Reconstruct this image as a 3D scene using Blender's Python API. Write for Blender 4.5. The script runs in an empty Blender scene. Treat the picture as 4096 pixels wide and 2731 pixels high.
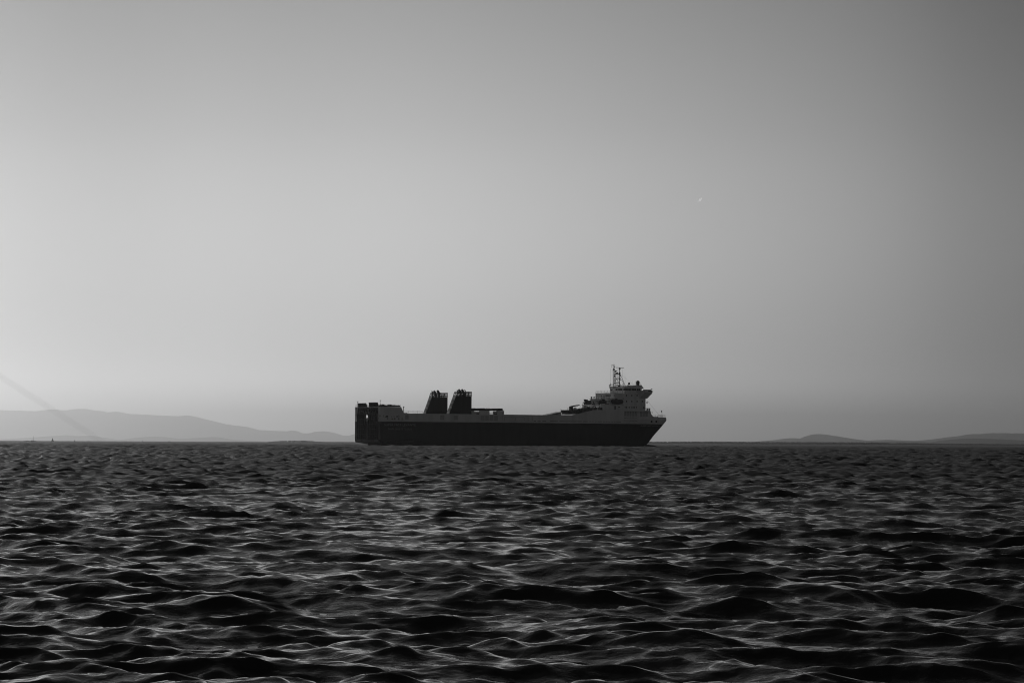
import bpy, bmesh, math, random
import numpy as np
from mathutils import Vector

random.seed(7)
rng = np.random.default_rng(11)
SC = bpy.context.scene
COL = SC.collection
PI = math.pi

# ------------------------------------------------------------------ camera
F = 10240.0                      # focal length in pixels of the 4096 px wide photograph (90 mm on 36 mm)
CAM = np.array([0.0, 0.0, 1.85])
PITCH = math.atan(404.7 / F)
ROLL = math.radians(0.265)
cd = bpy.data.cameras.new('camera')
cd.lens = 90.0
cd.sensor_width = 36.0
cd.clip_start = 0.5
cd.clip_end = 250000.0
cam = bpy.data.objects.new('camera', cd)
COL.objects.link(cam)
_a = PI / 2 + PITCH
RX = np.array([[1, 0, 0], [0, math.cos(_a), -math.sin(_a)], [0, math.sin(_a), math.cos(_a)]])
RZ = np.array([[math.cos(ROLL), -math.sin(ROLL), 0], [math.sin(ROLL), math.cos(ROLL), 0], [0, 0, 1]])
RC = RX @ RZ
from mathutils import Matrix
cam.matrix_world = Matrix.Translation(Vector(CAM)) @ Matrix(RC.tolist()).to_4x4()
SC.camera = cam

# ------------------------------------------------------------------ sky and sun
SUN_AZ, SUN_EL = math.radians(-32), math.radians(16)
W = bpy.data.worlds.new('World')
SC.world = W
W.use_nodes = True
nt = W.node_tree
N, L = nt.nodes, nt.links
bg = N['Background']
sky = N.new('ShaderNodeTexSky')
sky.sky_type = 'NISHITA'
sky.sun_disc = False
sky.sun_elevation = SUN_EL
sky.sun_rotation = SUN_AZ
sky.dust_density = 2.0
bw = N.new('ShaderNodeRGBToBW')
L.new(sky.outputs[0], bw.inputs[0])
tc = N.new('ShaderNodeTexCoord')
sx = N.new('ShaderNodeSeparateXYZ')
L.new(tc.outputs['Generated'], sx.inputs[0])


def wmath(op, a, b=None):
    n = N.new('ShaderNodeMath')
    n.operation = op
    for i, v in enumerate((a, b)):
        if v is None:
            continue
        if isinstance(v, (int, float)):
            n.inputs[i].default_value = v
        else:
            L.new(v, n.inputs[i])
    return n.outputs[0]


def wcurve(v, pts):
    """smooth curve of a 0..1 value"""
    n = N.new('ShaderNodeFloatCurve')
    cm = n.mapping
    c = cm.curves[0]
    c.points[0].location = pts[0]
    c.points[1].location = pts[-1]
    for p in pts[1:-1]:
        c.points.new(*p)
    cm.update()
    L.new(v, n.inputs['Value'])
    return n.outputs[0]


# the photograph is black and white, taken through a filter that darkens the clear sky
# high up and to the right: one smooth factor of azimuth, one of height
az = wmath('ARCTAN2', sx.outputs[0], sx.outputs[1])
# squeezed so that the curve is finest ahead
azn = wmath('ADD', wmath('MULTIPLY', wmath('ARCTANGENT', wmath('MULTIPLY', az, 180 / PI / 15)), 1 / (2 * math.atan(12))), 0.5)
el = wmath('ARCSINE', sx.outputs[2])
eln = wmath('POWER', wmath('MAXIMUM', wmath('MULTIPLY', el, 2 / PI), 0.0), 0.5)
AZP = [(-180, .72), (-120, .62), (-75, .45), (-40, .36), (-20, .40), (-11.3, .455), (-5.8, .645), (0, .80), (5.3, .78),
       (11.3, .495), (18, .36), (30, .38), (60, .48), (120, .66), (180, .72)]  # raised behind the camera, added fill for the ship's shaded side
ELP = [(0, 1.0), (.3, 1.45), (1.06, 1.32), (3, .79), (4.9, .76), (7.4, .63), (9.9, .51), (15, .28), (22, .20), (32, .18),
       (45, .20), (60, .22), (90, .22)]
fa = wcurve(azn, [(math.atan(d / 15) / (2 * math.atan(12)) + .5, v) for d, v in AZP])
fe = wcurve(eln, [(math.sqrt(d / 90), v) for d, v in ELP])
val = wmath('MULTIPLY', bw.outputs[0], wmath('MULTIPLY', fa, fe))
val = wmath('MULTIPLY', val, 1.72)
L.new(val, bg.inputs['Color'])
bg.inputs['Strength'].default_value = 0.05

sl = bpy.data.lights.new('sun', 'SUN')
sl.energy = 2.3
sl.angle = math.radians(0.5)
sun = bpy.data.objects.new('sun', sl)
COL.objects.link(sun)
sd = Vector((math.sin(SUN_AZ) * math.cos(SUN_EL), math.cos(SUN_AZ) * math.cos(SUN_EL), math.sin(SUN_EL)))
sun.rotation_euler = sd.to_track_quat('Z', 'Y').to_euler()
sun.location = sd * 900

SC.view_settings.view_transform = 'Standard'
SC.view_settings.look = 'None'
SC.view_settings.exposure = 0.0
SC.view_settings.gamma = 1.0
SC.view_settings.use_curve_mapping = False
SC.render.engine = 'CYCLES'
SC.cycles.use_denoising = True
SC.cycles.filter_width = 1.1
SC.cycles.max_bounces = 6
SC.cycles.volume_bounces = 0
SC.cycles.caustics_reflective = False
SC.cycles.caustics_refractive = False


# ------------------------------------------------------------------ helpers
def mat(name, v, rough=0.6, vary=0.0, scale=1.0, streak=False, metal=0.0, spec=0.4):
    m = bpy.data.materials.new(name)
    m.use_nodes = True
    n, l = m.node_tree.nodes, m.node_tree.links
    b = n['Principled BSDF']
    b.inputs['Base Color'].default_value = (v, v, v, 1)
    b.inputs['Roughness'].default_value = rough
    b.inputs['Metallic'].default_value = metal
    b.inputs['Specular IOR Level'].default_value = spec
    if vary:
        t = n.new('ShaderNodeTexCoord')
        mp = n.new('ShaderNodeMapping')
        mp.inputs['Scale'].default_value = (1, 1, 0.12) if streak else (1, 1, 1)
        no = n.new('ShaderNodeTexNoise')
        no.inputs['Scale'].default_value = scale
        no.inputs['Detail'].default_value = 6
        r = n.new('ShaderNodeMapRange')
        r.inputs['From Min'].default_value = 0.3
        r.inputs['From Max'].default_value = 0.7
        r.inputs['To Min'].default_value = v * (1 - vary)
        r.inputs['To Max'].default_value = v * (1 + vary)
        l.new(t.outputs['Object'], mp.inputs['Vector'])
        l.new(mp.outputs[0], no.inputs['Vector'])
        l.new(no.outputs['Fac'], r.inputs['Value'])
        l.new(r.outputs[0], b.inputs['Base Color'])
    return m


M = dict(
    hull=mat('hull_paint', .010, .55, .35, .35, True, spec=.15),
    upper=mat('topside_paint', .70, .6, .10, .3, True, spec=.25),
    upper_grey=mat('grey_paint', .50, .65, .12, .5, True, spec=.2),
    house=mat('house_paint', .72, .6, .12, .5, True, spec=.25),
    black=mat('black_paint', .012, .7, .3, .6, spec=.1),
    funnel=mat('funnel_paint', .016, .7, .3, .4, True, spec=.1),
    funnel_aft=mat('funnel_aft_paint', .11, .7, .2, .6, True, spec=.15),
    ramp=mat('ramp_plate', .006, .7, .3, .8, spec=.05),
    rib=mat('ramp_rib', .04, .7, .2, 1.0, spec=.2),
    skylit_rust=mat('skylit_rust_paint', .10, .7, .35, 1.2, True, spec=.15),  # paler tone paints skylight on the pillars; also the rusty lip
    louvre=mat('louvre_metal', .42, .6, .1, .8, spec=.2),
    glass=mat('dark_glass', .01, .15, spec=.3),
    pane=mat('deck_window', .02, .3, spec=.25),
    steel=mat('dark_steel', .05, .6, .3, 1.0, spec=.2),
    letter=mat('letter_paint', .30, .6, .2, 2.0, spec=.2),
    emblem=mat('emblem_paint', .035, .7, spec=.1),
    boat=mat('lifeboat_shell', .05, .5, .3, 1.5, spec=.3),
    white=mat('white_paint', .75, .5, spec=.3),
    hill=mat('hill_scrub', .05, 1.0, .4, .002, spec=0),
    wood=mat('tree_foliage', .04, 1.0, .5, .05, spec=0),
    sail=mat('sail_cloth', .08, .8, spec=.1),
    smalldark=mat('small_boat_paint', .03, .7, spec=.2),
    vapour=mat('vapour', .95, 1.0, spec=0),
)


class MB:
    """collects shapes and links them as ONE mesh object"""

    def __init__(self, org=(0, 0, 0)):
        self.v, self.f, self.o = [], [], org

    def verts(self, vs, fs):
        k = len(self.v)
        o = self.o
        self.v += [(a - o[0], b - o[1], c - o[2]) for a, b, c in vs]
        self.f += [tuple(i + k for i in f) for f in fs]
        return self

    def box(self, x0, x1, y0, y1, z0, z1):
        x0, x1 = min(x0, x1), max(x0, x1)
        y0, y1 = min(y0, y1), max(y0, y1)
        z0, z1 = min(z0, z1), max(z0, z1)
        vs = [(x, y, z) for x in (x0, x1) for y in (y0, y1) for z in (z0, z1)]
        return self.verts(vs, [(0, 1, 3, 2), (4, 6, 7, 5), (0, 4, 5, 1), (2, 3, 7, 6), (0, 2, 6, 4), (1, 5, 7, 3)])

    def prism(self, poly, y0, y1):
        """(x, z) outline swept from y0 to y1"""
        n = len(poly)
        ar = sum(poly[i][0] * poly[(i + 1) % n][1] - poly[(i + 1) % n][0] * poly[i][1] for i in range(n))
        if ar < 0:
            poly = poly[::-1]
        vs = [(x, y0, z) for x, z in poly] + [(x, y1, z) for x, z in poly]
        fs = [tuple(range(n)), tuple(range(2 * n - 1, n - 1, -1))]
        fs += [(i, i + n, (i + 1) % n + n, (i + 1) % n) for i in range(n)]
        return self.verts(vs, fs)

    def prism_x(self, poly, x0, x1):
        """(y, z) outline swept from x0 to x1"""
        n = len(poly)
        vs = [(x0, y, z) for y, z in poly] + [(x1, y, z) for y, z in poly]
        fs = [tuple(range(n)), tuple(range(2 * n - 1, n - 1, -1))]
        fs += [(i, i + n, (i + 1) % n + n, (i + 1) % n) for i in range(n)]
        return self.verts(vs, fs)

    def tube(self, p, q, r, r2=None, n=6, caps=True):
        p, q = Vector(p), Vector(q)
        r2 = r if r2 is None else r2
        d = (q - p).normalized()
        a = d.orthogonal().normalized()
        b = d.cross(a)
        vs = []
        for c, rr in ((p, r), (q, r2)):
            for i in range(n):
                t = 2 * PI * i / n
                vs.append(tuple(c + a * math.cos(t) * rr + b * math.sin(t) * rr))
        fs = [(i, (i + 1) % n, (i + 1) % n + n, i + n) for i in range(n)]
        if caps:
            fs += [tuple(range(n - 1, -1, -1)), tuple(range(n, 2 * n))]
        return self.verts(vs, fs)

    def path(self, pts, r, n=8):
        for a, b in zip(pts[:-1], pts[1:]):
            self.tube(a, b, r, n=n)
        return self

    def ball(self, c, rx, ry=None, rz=None, nu=12, nv=8):
        ry = rx if ry is None else ry
        rz = rx if rz is None else rz
        vs = [(c[0], c[1], c[2] - rz)]
        for j in range(1, nv):
            t = -PI / 2 + PI * j / nv
            for i in range(nu):
                p = 2 * PI * i / nu
                vs.append((c[0] + rx * math.cos(t) * math.cos(p), c[1] + ry * math.cos(t) * math.sin(p), c[2] + rz * math.sin(t)))
        vs.append((c[0], c[1], c[2] + rz))
        fs = [(0, 1 + (i + 1) % nu, 1 + i) for i in range(nu)]
        for j in range(nv - 2):
            for i in range(nu):
                a = 1 + j * nu
                fs.append((a + i, a + (i + 1) % nu, a + nu + (i + 1) % nu, a + nu + i))
        a = 1 + (nv - 2) * nu
        fs += [(a + i, a + (i + 1) % nu, len(vs) - 1) for i in range(nu)]
        return self.verts(vs, fs)

    def build(self, name, m, parent=None, smooth=False):
        me = bpy.data.meshes.new(name)
        me.from_pydata(self.v, [], self.f)
        me.update()
        bm = bmesh.new()
        bm.from_mesh(me)
        bmesh.ops.recalc_face_normals(bm, faces=bm.faces)
        bm.to_mesh(me)
        bm.free()
        if smooth:
            me.polygons.foreach_set('use_smooth', [True] * len(me.polygons))
        me.materials.append(m)
        o = bpy.data.objects.new(name, me)
        COL.objects.link(o)
        if parent is not None:
            o.parent = parent
        return o


def tag(o, label=None, cat=None, group=None, kind=None):
    for k, v in (('label', label), ('category', cat), ('group', group), ('kind', kind)):
        if v:
            o[k] = v
    return o


def empty(name, loc, rz=0.0):
    e = bpy.data.objects.new(name, None)
    e.empty_display_size = 1.0
    e.location = loc
    e.rotation_euler = (0, 0, rz)
    COL.objects.link(e)
    return e


def ray(px, py):
    """direction of a pixel of the photograph, for placing things at their own distance"""
    return RC @ np.array([(px - 2048) / F, -(py - 1365.5) / F, -1.0])


def at(px, py, dist):
    d = ray(px, py)
    return CAM + d * (dist / d[1])


# ------------------------------------------------------------------ the sea
def build_sea():
    half = math.radians(14.5)
    cols = list(np.linspace(-half, half, 600))
    rest = list(np.linspace(half, 2 * PI - half, 62))[1:-1]
    th = np.array(cols + rest, dtype=np.float32)
    # rows grow with distance
    r = [2.0]
    while r[-1] < 9:
        r.append(r[-1] + .35)
    while r[-1] < 1500:
        r.append(r[-1] * 1.0031)
    while r[-1] < 6000:
        r.append(r[-1] * 1.006)
    while r[-1] < 130000:
        r.append(r[-1] * 1.03)
    r = np.array(r, dtype=np.float32)
    nr, nc = len(r), len(th)
    R, T = np.meshgrid(r, th, indexing='ij')
    X = R * np.sin(T)
    Y = R * np.cos(T)
    dx = np.zeros_like(X)
    dy = np.zeros_like(X)
    z = np.zeros_like(X)
    # wind waves: a peaked band near 2 m, a tail of shorter ones and a little longer chop
    waves = []
    for i in range(56):
        lam = min(max(1.15 * math.exp(rng.normal(0, .36)), .5), 3.0)
        waves.append((lam, WIND + rng.normal(0, .58), .18 * math.sqrt(2 / 56.)))
    for i in range(120):
        lam = math.exp(rng.uniform(math.log(.18), math.log(.9)))
        waves.append((lam, WIND + rng.normal(0, .62), .205 * math.sqrt(2 / 120.)))
    for i in range(18):
        lam = rng.uniform(2.5, 7)
        waves.append((lam, WIND + rng.normal(0, .5), .08 * math.sqrt(2 / 18.)))
    # a gust pattern: short waves stronger in patches
    gust = 1.04 + .22 * np.sin(X * .31 + 1.0 + 1.3 * np.sin(Y * .05)) * np.sin(Y * .085 + .7 + np.sin(X * .11))
    for lam, ang, slope in waves:
        k = 2 * PI / lam
        a = slope / k
        far = lam * 480
        reach = min(nr, int(np.searchsorted(r, far)))
        kx, ky = k * math.cos(ang), k * math.sin(ang)
        ph = kx * X[:reach] + ky * Y[:reach] + rng.uniform(0, 2 * PI)
        g = a * np.clip((far - r[:reach]) / (.3 * far), 0, 1)[:, None]
        if lam < 1.6:
            g = g * gust[:reach]
        s, c = np.sin(ph), np.cos(ph)
        z[:reach] += g * c
        q = 1.0 * g
        dx[:reach] -= q * math.cos(ang) * s
        dy[:reach] -= q * math.sin(ang) * s
    # farther off the same sea in ever longer waves, as fine as the sheet can carry
    for l0, n_, d0, d1, sl_ in ((1.2, 50, 70, 600, .20), (2.2, 44, 150, 1300, .22), (4.5, 40, 330, 9000, .16)):
        for i in range(n_):
            lam = l0 * math.exp(rng.uniform(0, math.log(2.0)))
            ang = WIND + rng.normal(0, .75)
            k = 2 * PI / lam
            i0, i1 = int(np.searchsorted(r, d0)), int(np.searchsorted(r, d1))
            rr = r[i0:i1]
            g = sl_ * math.sqrt(2. / n_) / k * np.clip((rr - d0) / (d0 * .8), 0, 1) * np.clip((d1 - rr) / (.5 * d1), 0, 1)
            ph = k * math.cos(ang) * X[i0:i1] + k * math.sin(ang) * Y[i0:i1] + rng.uniform(0, 2 * PI)
            z[i0:i1] += g[:, None] * np.cos(ph)
    # the coarse wedge beside and behind the camera stays calm
    calm = np.ones(nc, dtype=np.float32)
    calm[len(cols):] = .15
    co = np.stack([X + dx * calm, Y + dy * calm, z * calm], -1).reshape(-1, 3)
    i = np.arange(nr - 1)[:, None] * nc
    j = np.arange(nc)[None, :]
    jn = (j + 1) % nc
    quads = np.stack([i + j, i + nc + j, i + nc + jn, i + jn], -1).reshape(-1, 4)
    quads = quads[:, ::-1]
    # close the middle
    co = np.concatenate([co, [[0, 0, 0]]]).astype(np.float32)
    ctr = len(co) - 1
    tris = np.stack([np.full(nc, ctr), (np.arange(nc) + 1) % nc, np.arange(nc)], -1)[:, ::-1]
    me = bpy.data.meshes.new('sea')
    nq, ntri = len(quads), len(tris)
    me.vertices.add(len(co))
    me.vertices.foreach_set('co', co.ravel())
    me.loops.add(nq * 4 + ntri * 3)
    me.loops.foreach_set('vertex_index', np.concatenate([quads.ravel(), tris.ravel()]).astype(np.int32))
    me.polygons.add(nq + ntri)
    st = np.concatenate([np.arange(nq) * 4, nq * 4 + np.arange(ntri) * 3]).astype(np.int32)
    me.polygons.foreach_set('loop_start', st)
    me.update(calc_edges=True)
    me.polygons.foreach_set('use_smooth', np.ones(nq + ntri, dtype=bool))
    me.update()
    o = bpy.data.objects.new('sea', me)
    COL.objects.link(o)
    m = bpy.data.materials.new('sea_water')
    m.use_nodes = True
    n, l = m.node_tree.nodes, m.node_tree.links
    b = n['Principled BSDF']
    b.inputs['Base Color'].default_value = (.040, .040, .040, 1)
    b.inputs['Roughness'].default_value = .06
    b.inputs['IOR'].default_value = 1.30
    g = n.new('ShaderNodeNewGeometry')
    mp = n.new('ShaderNodeMapping')
    mp.inputs['Scale'].default_value = (.9, 1.1, 1.0)
    mp.inputs['Rotation'].default_value = (0, 0, math.radians(9))
    l.new(g.outputs['Position'], mp.inputs['Vector'])
    last = None
    for sc, st_, di in ((5.0, .20, .08), (13.0, .20, .025)):
        no = n.new('ShaderNodeTexNoise')
        no.inputs['Scale'].default_value = sc
        no.inputs['Detail'].default_value = 3.0
        no.inputs['Roughness'].default_value = .5
        no.inputs['Distortion'].default_value = .4
        l.new(mp.outputs[0], no.inputs['Vector'])
        bu = n.new('ShaderNodeBump')
        bu.inputs['Strength'].default_value = st_
        bu.inputs['Distance'].default_value = di
        l.new(no.outputs['Fac'], bu.inputs['Height'])
        if last is not None:
            l.new(last, bu.inputs['Normal'])
        last = bu.outputs[0]
    l.new(last, b.inputs['Normal'])
    # waves too small for the sheet become roughness with distance from the shore
    le = n.new('ShaderNodeVectorMath')
    le.operation = 'LENGTH'
    l.new(g.outputs['Position'], le.inputs[0])
    mr = n.new('ShaderNodeMapRange')
    mr.interpolation_type = 'SMOOTHSTEP'
    for k_, v_ in (('From Min', 14), ('From Max', 230), ('To Min', .045), ('To Max', .52)):
        mr.inputs[k_].default_value = v_
    l.new(le.outputs['Value'], mr.inputs['Value'])
    l.new(mr.outputs[0], b.inputs['Roughness'])
    me.materials.append(m)
    tag(o, 'dark choppy sea covered in short steep wind waves', kind='structure')
    return o


WIND = math.radians(-102)
build_sea()


# ------------------------------------------------------------------ hills, coast and woods
def ridge(name, pts, dist, depth, label, rough=.03, step=7.0, jag=.55):
    """a real range of hills: a crest line read from the photograph, slopes in front and behind"""
    pts = sorted(pts)
    xs = np.arange(pts[0][0], pts[-1][0] + step, step)
    ys = np.interp(xs, [p[0] for p in pts], [p[1] for p in pts])
    ys = np.convolve(np.pad(ys, 1, mode='edge'), [.22, .56, .22], 'valid')
    ys = ys + np.convolve(rng.normal(0, jag, len(xs) + 2), [.3, .5, .3], 'valid')
    crest = np.array([at(x, y, dist) for x, y in zip(xs, ys)])
    nv = 15
    vs, fs = [], []
    for i in range(len(xs)):
        h = max(crest[i, 2], 1.0)
        for j in range(nv):
            t = -1 + 2 * j / (nv - 1)
            prof = math.cos(t * PI / 2) ** 1.3
            wob = 1 + rough * (math.sin(i * .9 + j * 2.1) + math.sin(i * .37 - j * 1.3)) * (1 - prof) * 4
            yy = dist + t * depth
            vs.append((crest[i, 0] * (1 + .0 * t), yy + rough * depth * math.sin(i * .31 + j), max(h * prof * wob, 0) - 2.0 * (1 - prof)))
    for i in range(len(xs) - 1):
        for j in range(nv - 1):
            a = i * nv + j
            fs.append((a, a + nv, a + nv + 1, a + 1))
    mb = MB()
    mb.verts(vs, fs)
    o = mb.build(name, M['hill'], smooth=True)
    tag(o, label, kind='structure')
    return o


ridge('mountains', [(-900, 1655), (-400, 1648), (0, 1638.6), (30, 1641), (149, 1643.4), (190, 1640), (220, 1635.4), (238, 1639),
                    (268, 1640), (306, 1634.8), (348, 1635.4), (378, 1641.6), (406, 1642), (426, 1649.6), (467, 1645.8),
                    (488, 1649), (512, 1654), (556, 1655.6), (610, 1659.5), (700, 1664), (713, 1664.7), (745, 1661),
                    (773, 1664), (821, 1676.5), (859, 1684.5), (891, 1694), (949, 1702), (987, 1706.8), (1032, 1719),
                    (1076, 1721), (1134, 1723.4), (1150, 1726), (1172, 1721.5), (1185, 1722.8), (1194, 1730.7),
                    (1217, 1732), (1248, 1732), (1271, 1724.4), (1303, 1723.4), (1338, 1731.4), (1363, 1741),
                    (1405, 1743.5), (1417, 1736.5), (1480, 1728), (1560, 1742), (1700, 1758), (1850, 1768)],
      95000, 9000, 'long pale mountain ridge far behind the water, left of the ship')
ridge('low_hills', [(-500, 1759), (0, 1756.8), (104, 1752), (208, 1744), (262, 1740), (318, 1744), (357, 1742), (387, 1746),
                    (423, 1757), (464, 1760), (521, 1758), (565, 1749), (610, 1745.5), (655, 1747), (699, 1754),
                    (732, 1754), (837, 1747.6), (866, 1746.7), (891, 1754.6), (949, 1758.5), (1019, 1763), (1090, 1767)],
      66000, 4500, 'low hazy hills at the foot of the long mountain ridge')
ridge('hills', [(3030, 1774), (3046, 1766), (3078, 1761), (3117, 1759), (3158, 1751.6), (3203, 1754), (3231, 1754.8), (3252, 1750),
                (3268, 1734.5), (3290, 1738), (3308, 1741.4), (3337, 1744), (3350, 1748.4), (3382, 1754.8), (3420, 1759),
                (3439, 1761), (3458, 1767), (3493, 1763.7), (3515, 1759.6), (3553, 1758), (3588, 1762), (3616, 1761),
                (3645, 1767.5), (3680, 1763.7), (3702, 1759.6), (3731, 1760.5), (3794, 1750), (3826, 1745.6), (3870, 1742),
                (3902, 1734.5), (3927, 1738), (3968, 1731), (4000, 1733), (4016, 1731), (4048, 1733), (4067, 1731),
                (4096, 1735), (4400, 1738), (4900, 1760)],
      45000, 5000, 'grey hills with a knobbed summit far behind the wooded shore, right of the ship', step=6)
ridge('near_hill', [(3500, 1776), (3540, 1768), (3570, 1766.5), (3645, 1770), (3673, 1766), (3702, 1770.7), (3731, 1771.5),
                    (3772, 1766), (3785, 1767), (3810, 1758), (3873, 1753), (3937, 1754), (4016, 1757), (4095, 1763), (4300, 1771)],
      27000, 2500, 'darker rounded hill in front of the far hills at right', step=6)


def wood(name, x0, x1, base, top, dist, spread, n, label, r0, r1):
    """a far-off wood: many small crowns standing on a low bank, joined as one mass"""
    vs, fs = [], []

    def blob(c, rx, rz):
        k = len(vs)
        nu = 6
        tw = random.uniform(0, 6)
        vs.append((c[0], c[1], c[2] + rz))
        for lv, s in ((.55, .7), (0, 1.0), (-.8, .7)):
            for i in range(nu):
                q = random.uniform(.75, 1.2) * rx * s
                vs.append((c[0] + q * math.cos(tw + i * PI / 3), c[1] + q * math.sin(tw + i * PI / 3), c[2] + rz * lv * random.uniform(.8, 1.1)))
        vs.append((c[0], c[1], c[2] - rz))
        for i in range(nu):
            j = (i + 1) % nu
            fs.append((k, k + 1 + i, k + 1 + j))
            for b in (1, 7):
                fs.append((k + b + i, k + b + nu + i, k + b + nu + j, k + b + j))
            fs.append((k + 13 + i, k + 19, k + 13 + j))

    for i in range(n):
        px = random.uniform(x0, x1)
        d = dist + random.uniform(-spread, spread)
        c = at(px, 1700, d)
        h = (top(px) * d / F) * random.uniform(.80, 1.06)
        r = random.uniform(r0, r1)
        rz = h * random.uniform(.32, .5)
        blob((c[0], c[1], h - rz), r, rz)
        if rz < h * .45:
            blob((c[0] + random.uniform(-r, r) * .4, c[1], h * .3), r, h * .34)
    mb = MB()
    mb.verts(vs, fs)
    a, b = at(x0, 1770, dist), at(x1, 1770, dist)
    mb.box(a[0], b[0], dist - spread * 1.5, dist + spread * 1.5, -1, base * dist / F)
    o = mb.build(name, M['wood'])
    tag(o, label, kind='stuff')
    return o


def top_right(px):
    t = np.interp(px, [2200, 2600, 2800, 2850, 3000, 3300, 3520, 3545, 3570, 3590, 3800, 4100, 4500],
                  [8.0, 8.6, 10.2, 10.6, 10.0, 10.5, 10.5, 8.5, 6.0, 8, 6.4, 5.6, 5])
    return float(t)


wood('distant_woods', 2150, 4700, 4.0, top_right, 13000, 160, 2600,
     'dark low line of trees along the far shore, right of the ship', 3.5, 7.5)


def top_left(px):
    return float(np.interp(px, [1080, 1095, 1115, 1160, 1200, 1216, 1230, 1250, 1262, 1300, 1370],
                           [1.6, 3.2, 4.6, 6.4, 6.0, 8.0, 5.4, 6.2, 3.4, 2.0, 1.2]))


wood('wooded_islet', 1080, 1420, 1.9, top_left, 12000, 60, 170,
     'low wooded spit lying on the horizon, left of the ship stern', 3.0, 7.0)

# ------------------------------------------------------------------ the ship
C0 = ray(1521, 1782.5)
C0 = CAM + C0 * (1272.0 / C0[1])
C0[2] = 0.0                                    # starboard corner of the stern on the water
TH = math.radians(33.5)
U = np.array([math.cos(TH), math.sin(TH), 0.0])      # towards the bow
V = np.array([-math.sin(TH), math.cos(TH), 0.0])     # towards the port side
BEAM = 25.2
HB = BEAM / 2
ORG = (92.0, HB, 0.0)                          # the ship's own origin: amidships, on the water
SHIP_LOC = C0 + U * ORG[0] + V * ORG[1]


def side(px, py, y=0.0):
    """pixel -> (x, z) on the ship's lengthwise plane y metres in from the starboard side"""
    d = ray(px, py)
    o = CAM - C0
    k = (y - o @ V) / (d @ V)
    p = o + k * d
    return float(p @ U), float(p[2])


def stern(px, py):
    """pixel -> (y, z) on the transom plane"""
    d = ray(px, py)
    o = CAM - C0
    k = (-(o @ U)) / (d @ U)
    p = o + k * d
    return float(p @ V), float(p[2])


def z1(x, y, l=0.0): return side(1390 + x / 3.734, 1400 + y / 3.734, l)
def z2(x, y, l=0.0): return side(1850 + x / 4.704, 1500 + y / 4.704, l)
def z3(x, y, l=0.0): return side(2200 + x / 4.02, 1430 + y / 4.02, l)
def z4(x, y, l=0.0): return side(1390 + x / 7.128, 1580 + y / 7.128, l)
def z5(x, y, l=0.0): return side(2280 + x / 5.6, 1440 + y / 5.6, l)
def z6(x, y, l=0.0): return side(1660 + x / 6.189, 1520 + y / 6.189, l)
def s4(x, y): return stern(1390 + x / 7.128, 1580 + y / 7.128)


ship = empty('cargo_ship', tuple(SHIP_LOC), TH)
tag(ship, 'large roll-on cargo ship with dark hull, pale topsides and twin black funnels', 'ship')


def SB():
    return MB(ORG)


def part(mb, name, m, parent=None, label=None, kind=None, smooth=False):
    o = mb.build(name, M[m], ship if parent is None else parent, smooth)
    if label:
        o['label'] = label
    if kind:
        o['kind'] = kind
    return o


ZP = 12.15                                     # height of the paint line
STEM = [(-1.2, 172.8), (0.6, 172.9), (1.4, 173.8), (3.0, 175.6)]
for py, px in ((1745, 2612), (1732, 2623), (1715, 2638.5), (1698, 2652.5), (1685, 2663), (1680, 2667.4)):
    X, Z = side(px, py, HB)
    STEM.append((Z, X))
X, Z = side(2664.3, 1668.8, HB)
STEM.append((Z, X))
STEM.append((Z + 8, X - 1.5))
STEM.sort()


def xs(z):
    return float(np.interp(z, [p[0] for p in STEM], [p[1] for p in STEM]))


def hb(x, z):
    """half breadth of the hull"""
    t0 = 112 + 30 * min(max(z, 0), 14.5) / 14.5
    e = xs(z)
    b = HB
    if x > t0:
        t = min((x - t0) / (e - t0), 1.0)
        b = HB * (1 - t ** 2.1)
    if x < 26 and z < 3.4:
        b -= min(1.6, ((3.4 - z) / 2.0) ** 2 * .9) * (1 - x / 26)
    return max(b, 0.0)


def zbot(x):
    return float(np.interp(x, [0, 3, 7, 12, 18, 200], [1.75, 1.4, .75, -.3, -1.2, -1.2]))


def loft(mb, stations, zlo, zhi, nz):
    """hull skin between two height functions, both sides, with deck, bottom and end caps"""
    grid = []
    for x in stations:
        a, b = zlo(x), zhi(x)
        row = []
        for k in range(nz + 1):
            z = a + (b - a) * k / nz
            xx = min(x, xs(z))
            row.append((xx, hb(xx, z), z))
        grid.append(row)
    vs, fs = [], []
    n = nz + 1
    for row in grid:
        vs += [(x, HB - b, z) for x, b, z in row]
        vs += [(x, HB + b, z) for x, b, z in row]
    w = 2 * n
    for i in range(len(grid) - 1):
        for k in range(nz):
            a = i * w + k
            fs.append((a, a + w, a + w + 1, a + 1))
            a += n
            fs.append((a, a + 1, a + w + 1, a + w))
        a = i * w
        fs.append((a + nz, a + nz + w, a + nz + n + w, a + nz + n))
        fs.append((a, a + n, a + n + w, a + w))
    fs.append(tuple(range(n)) + tuple(range(2 * n - 1, n - 1, -1)))
    a = (len(grid) - 1) * w
    fs.append(tuple(a + q for q in tuple(range(n)) + tuple(range(2 * n - 1, n - 1, -1))))
    mb.verts(vs, fs)


def sheer_points():
    out = []
    for p in ((1613, 1653.2), (1685, 1653.2), (1890, 1655.8), (2017, 1657.3), (2184, 1659.4), (2286, 1660.0), (2383, 1639.0),
              (2493, 1641.3), (2560, 1641.4), (2601.7, 1641.5), (2604, 1653), (2606.5, 1658), (2610.4, 1663.5), (2614.5, 1665.8),
              (2620, 1667.4), (2645, 1668.2), (2664.3, 1668.8)):
        y = 0.0
        for _ in range(12):
            x, z = side(p[0], p[1], y)
            y = HB - hb(min(x, xs(z)), z)
        out.append((x, z))
    return out


SHEER = sheer_points()


def ztop(x):
    return float(np.interp(x, [p[0] for p in SHEER], [p[1] for p in SHEER]))


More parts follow.
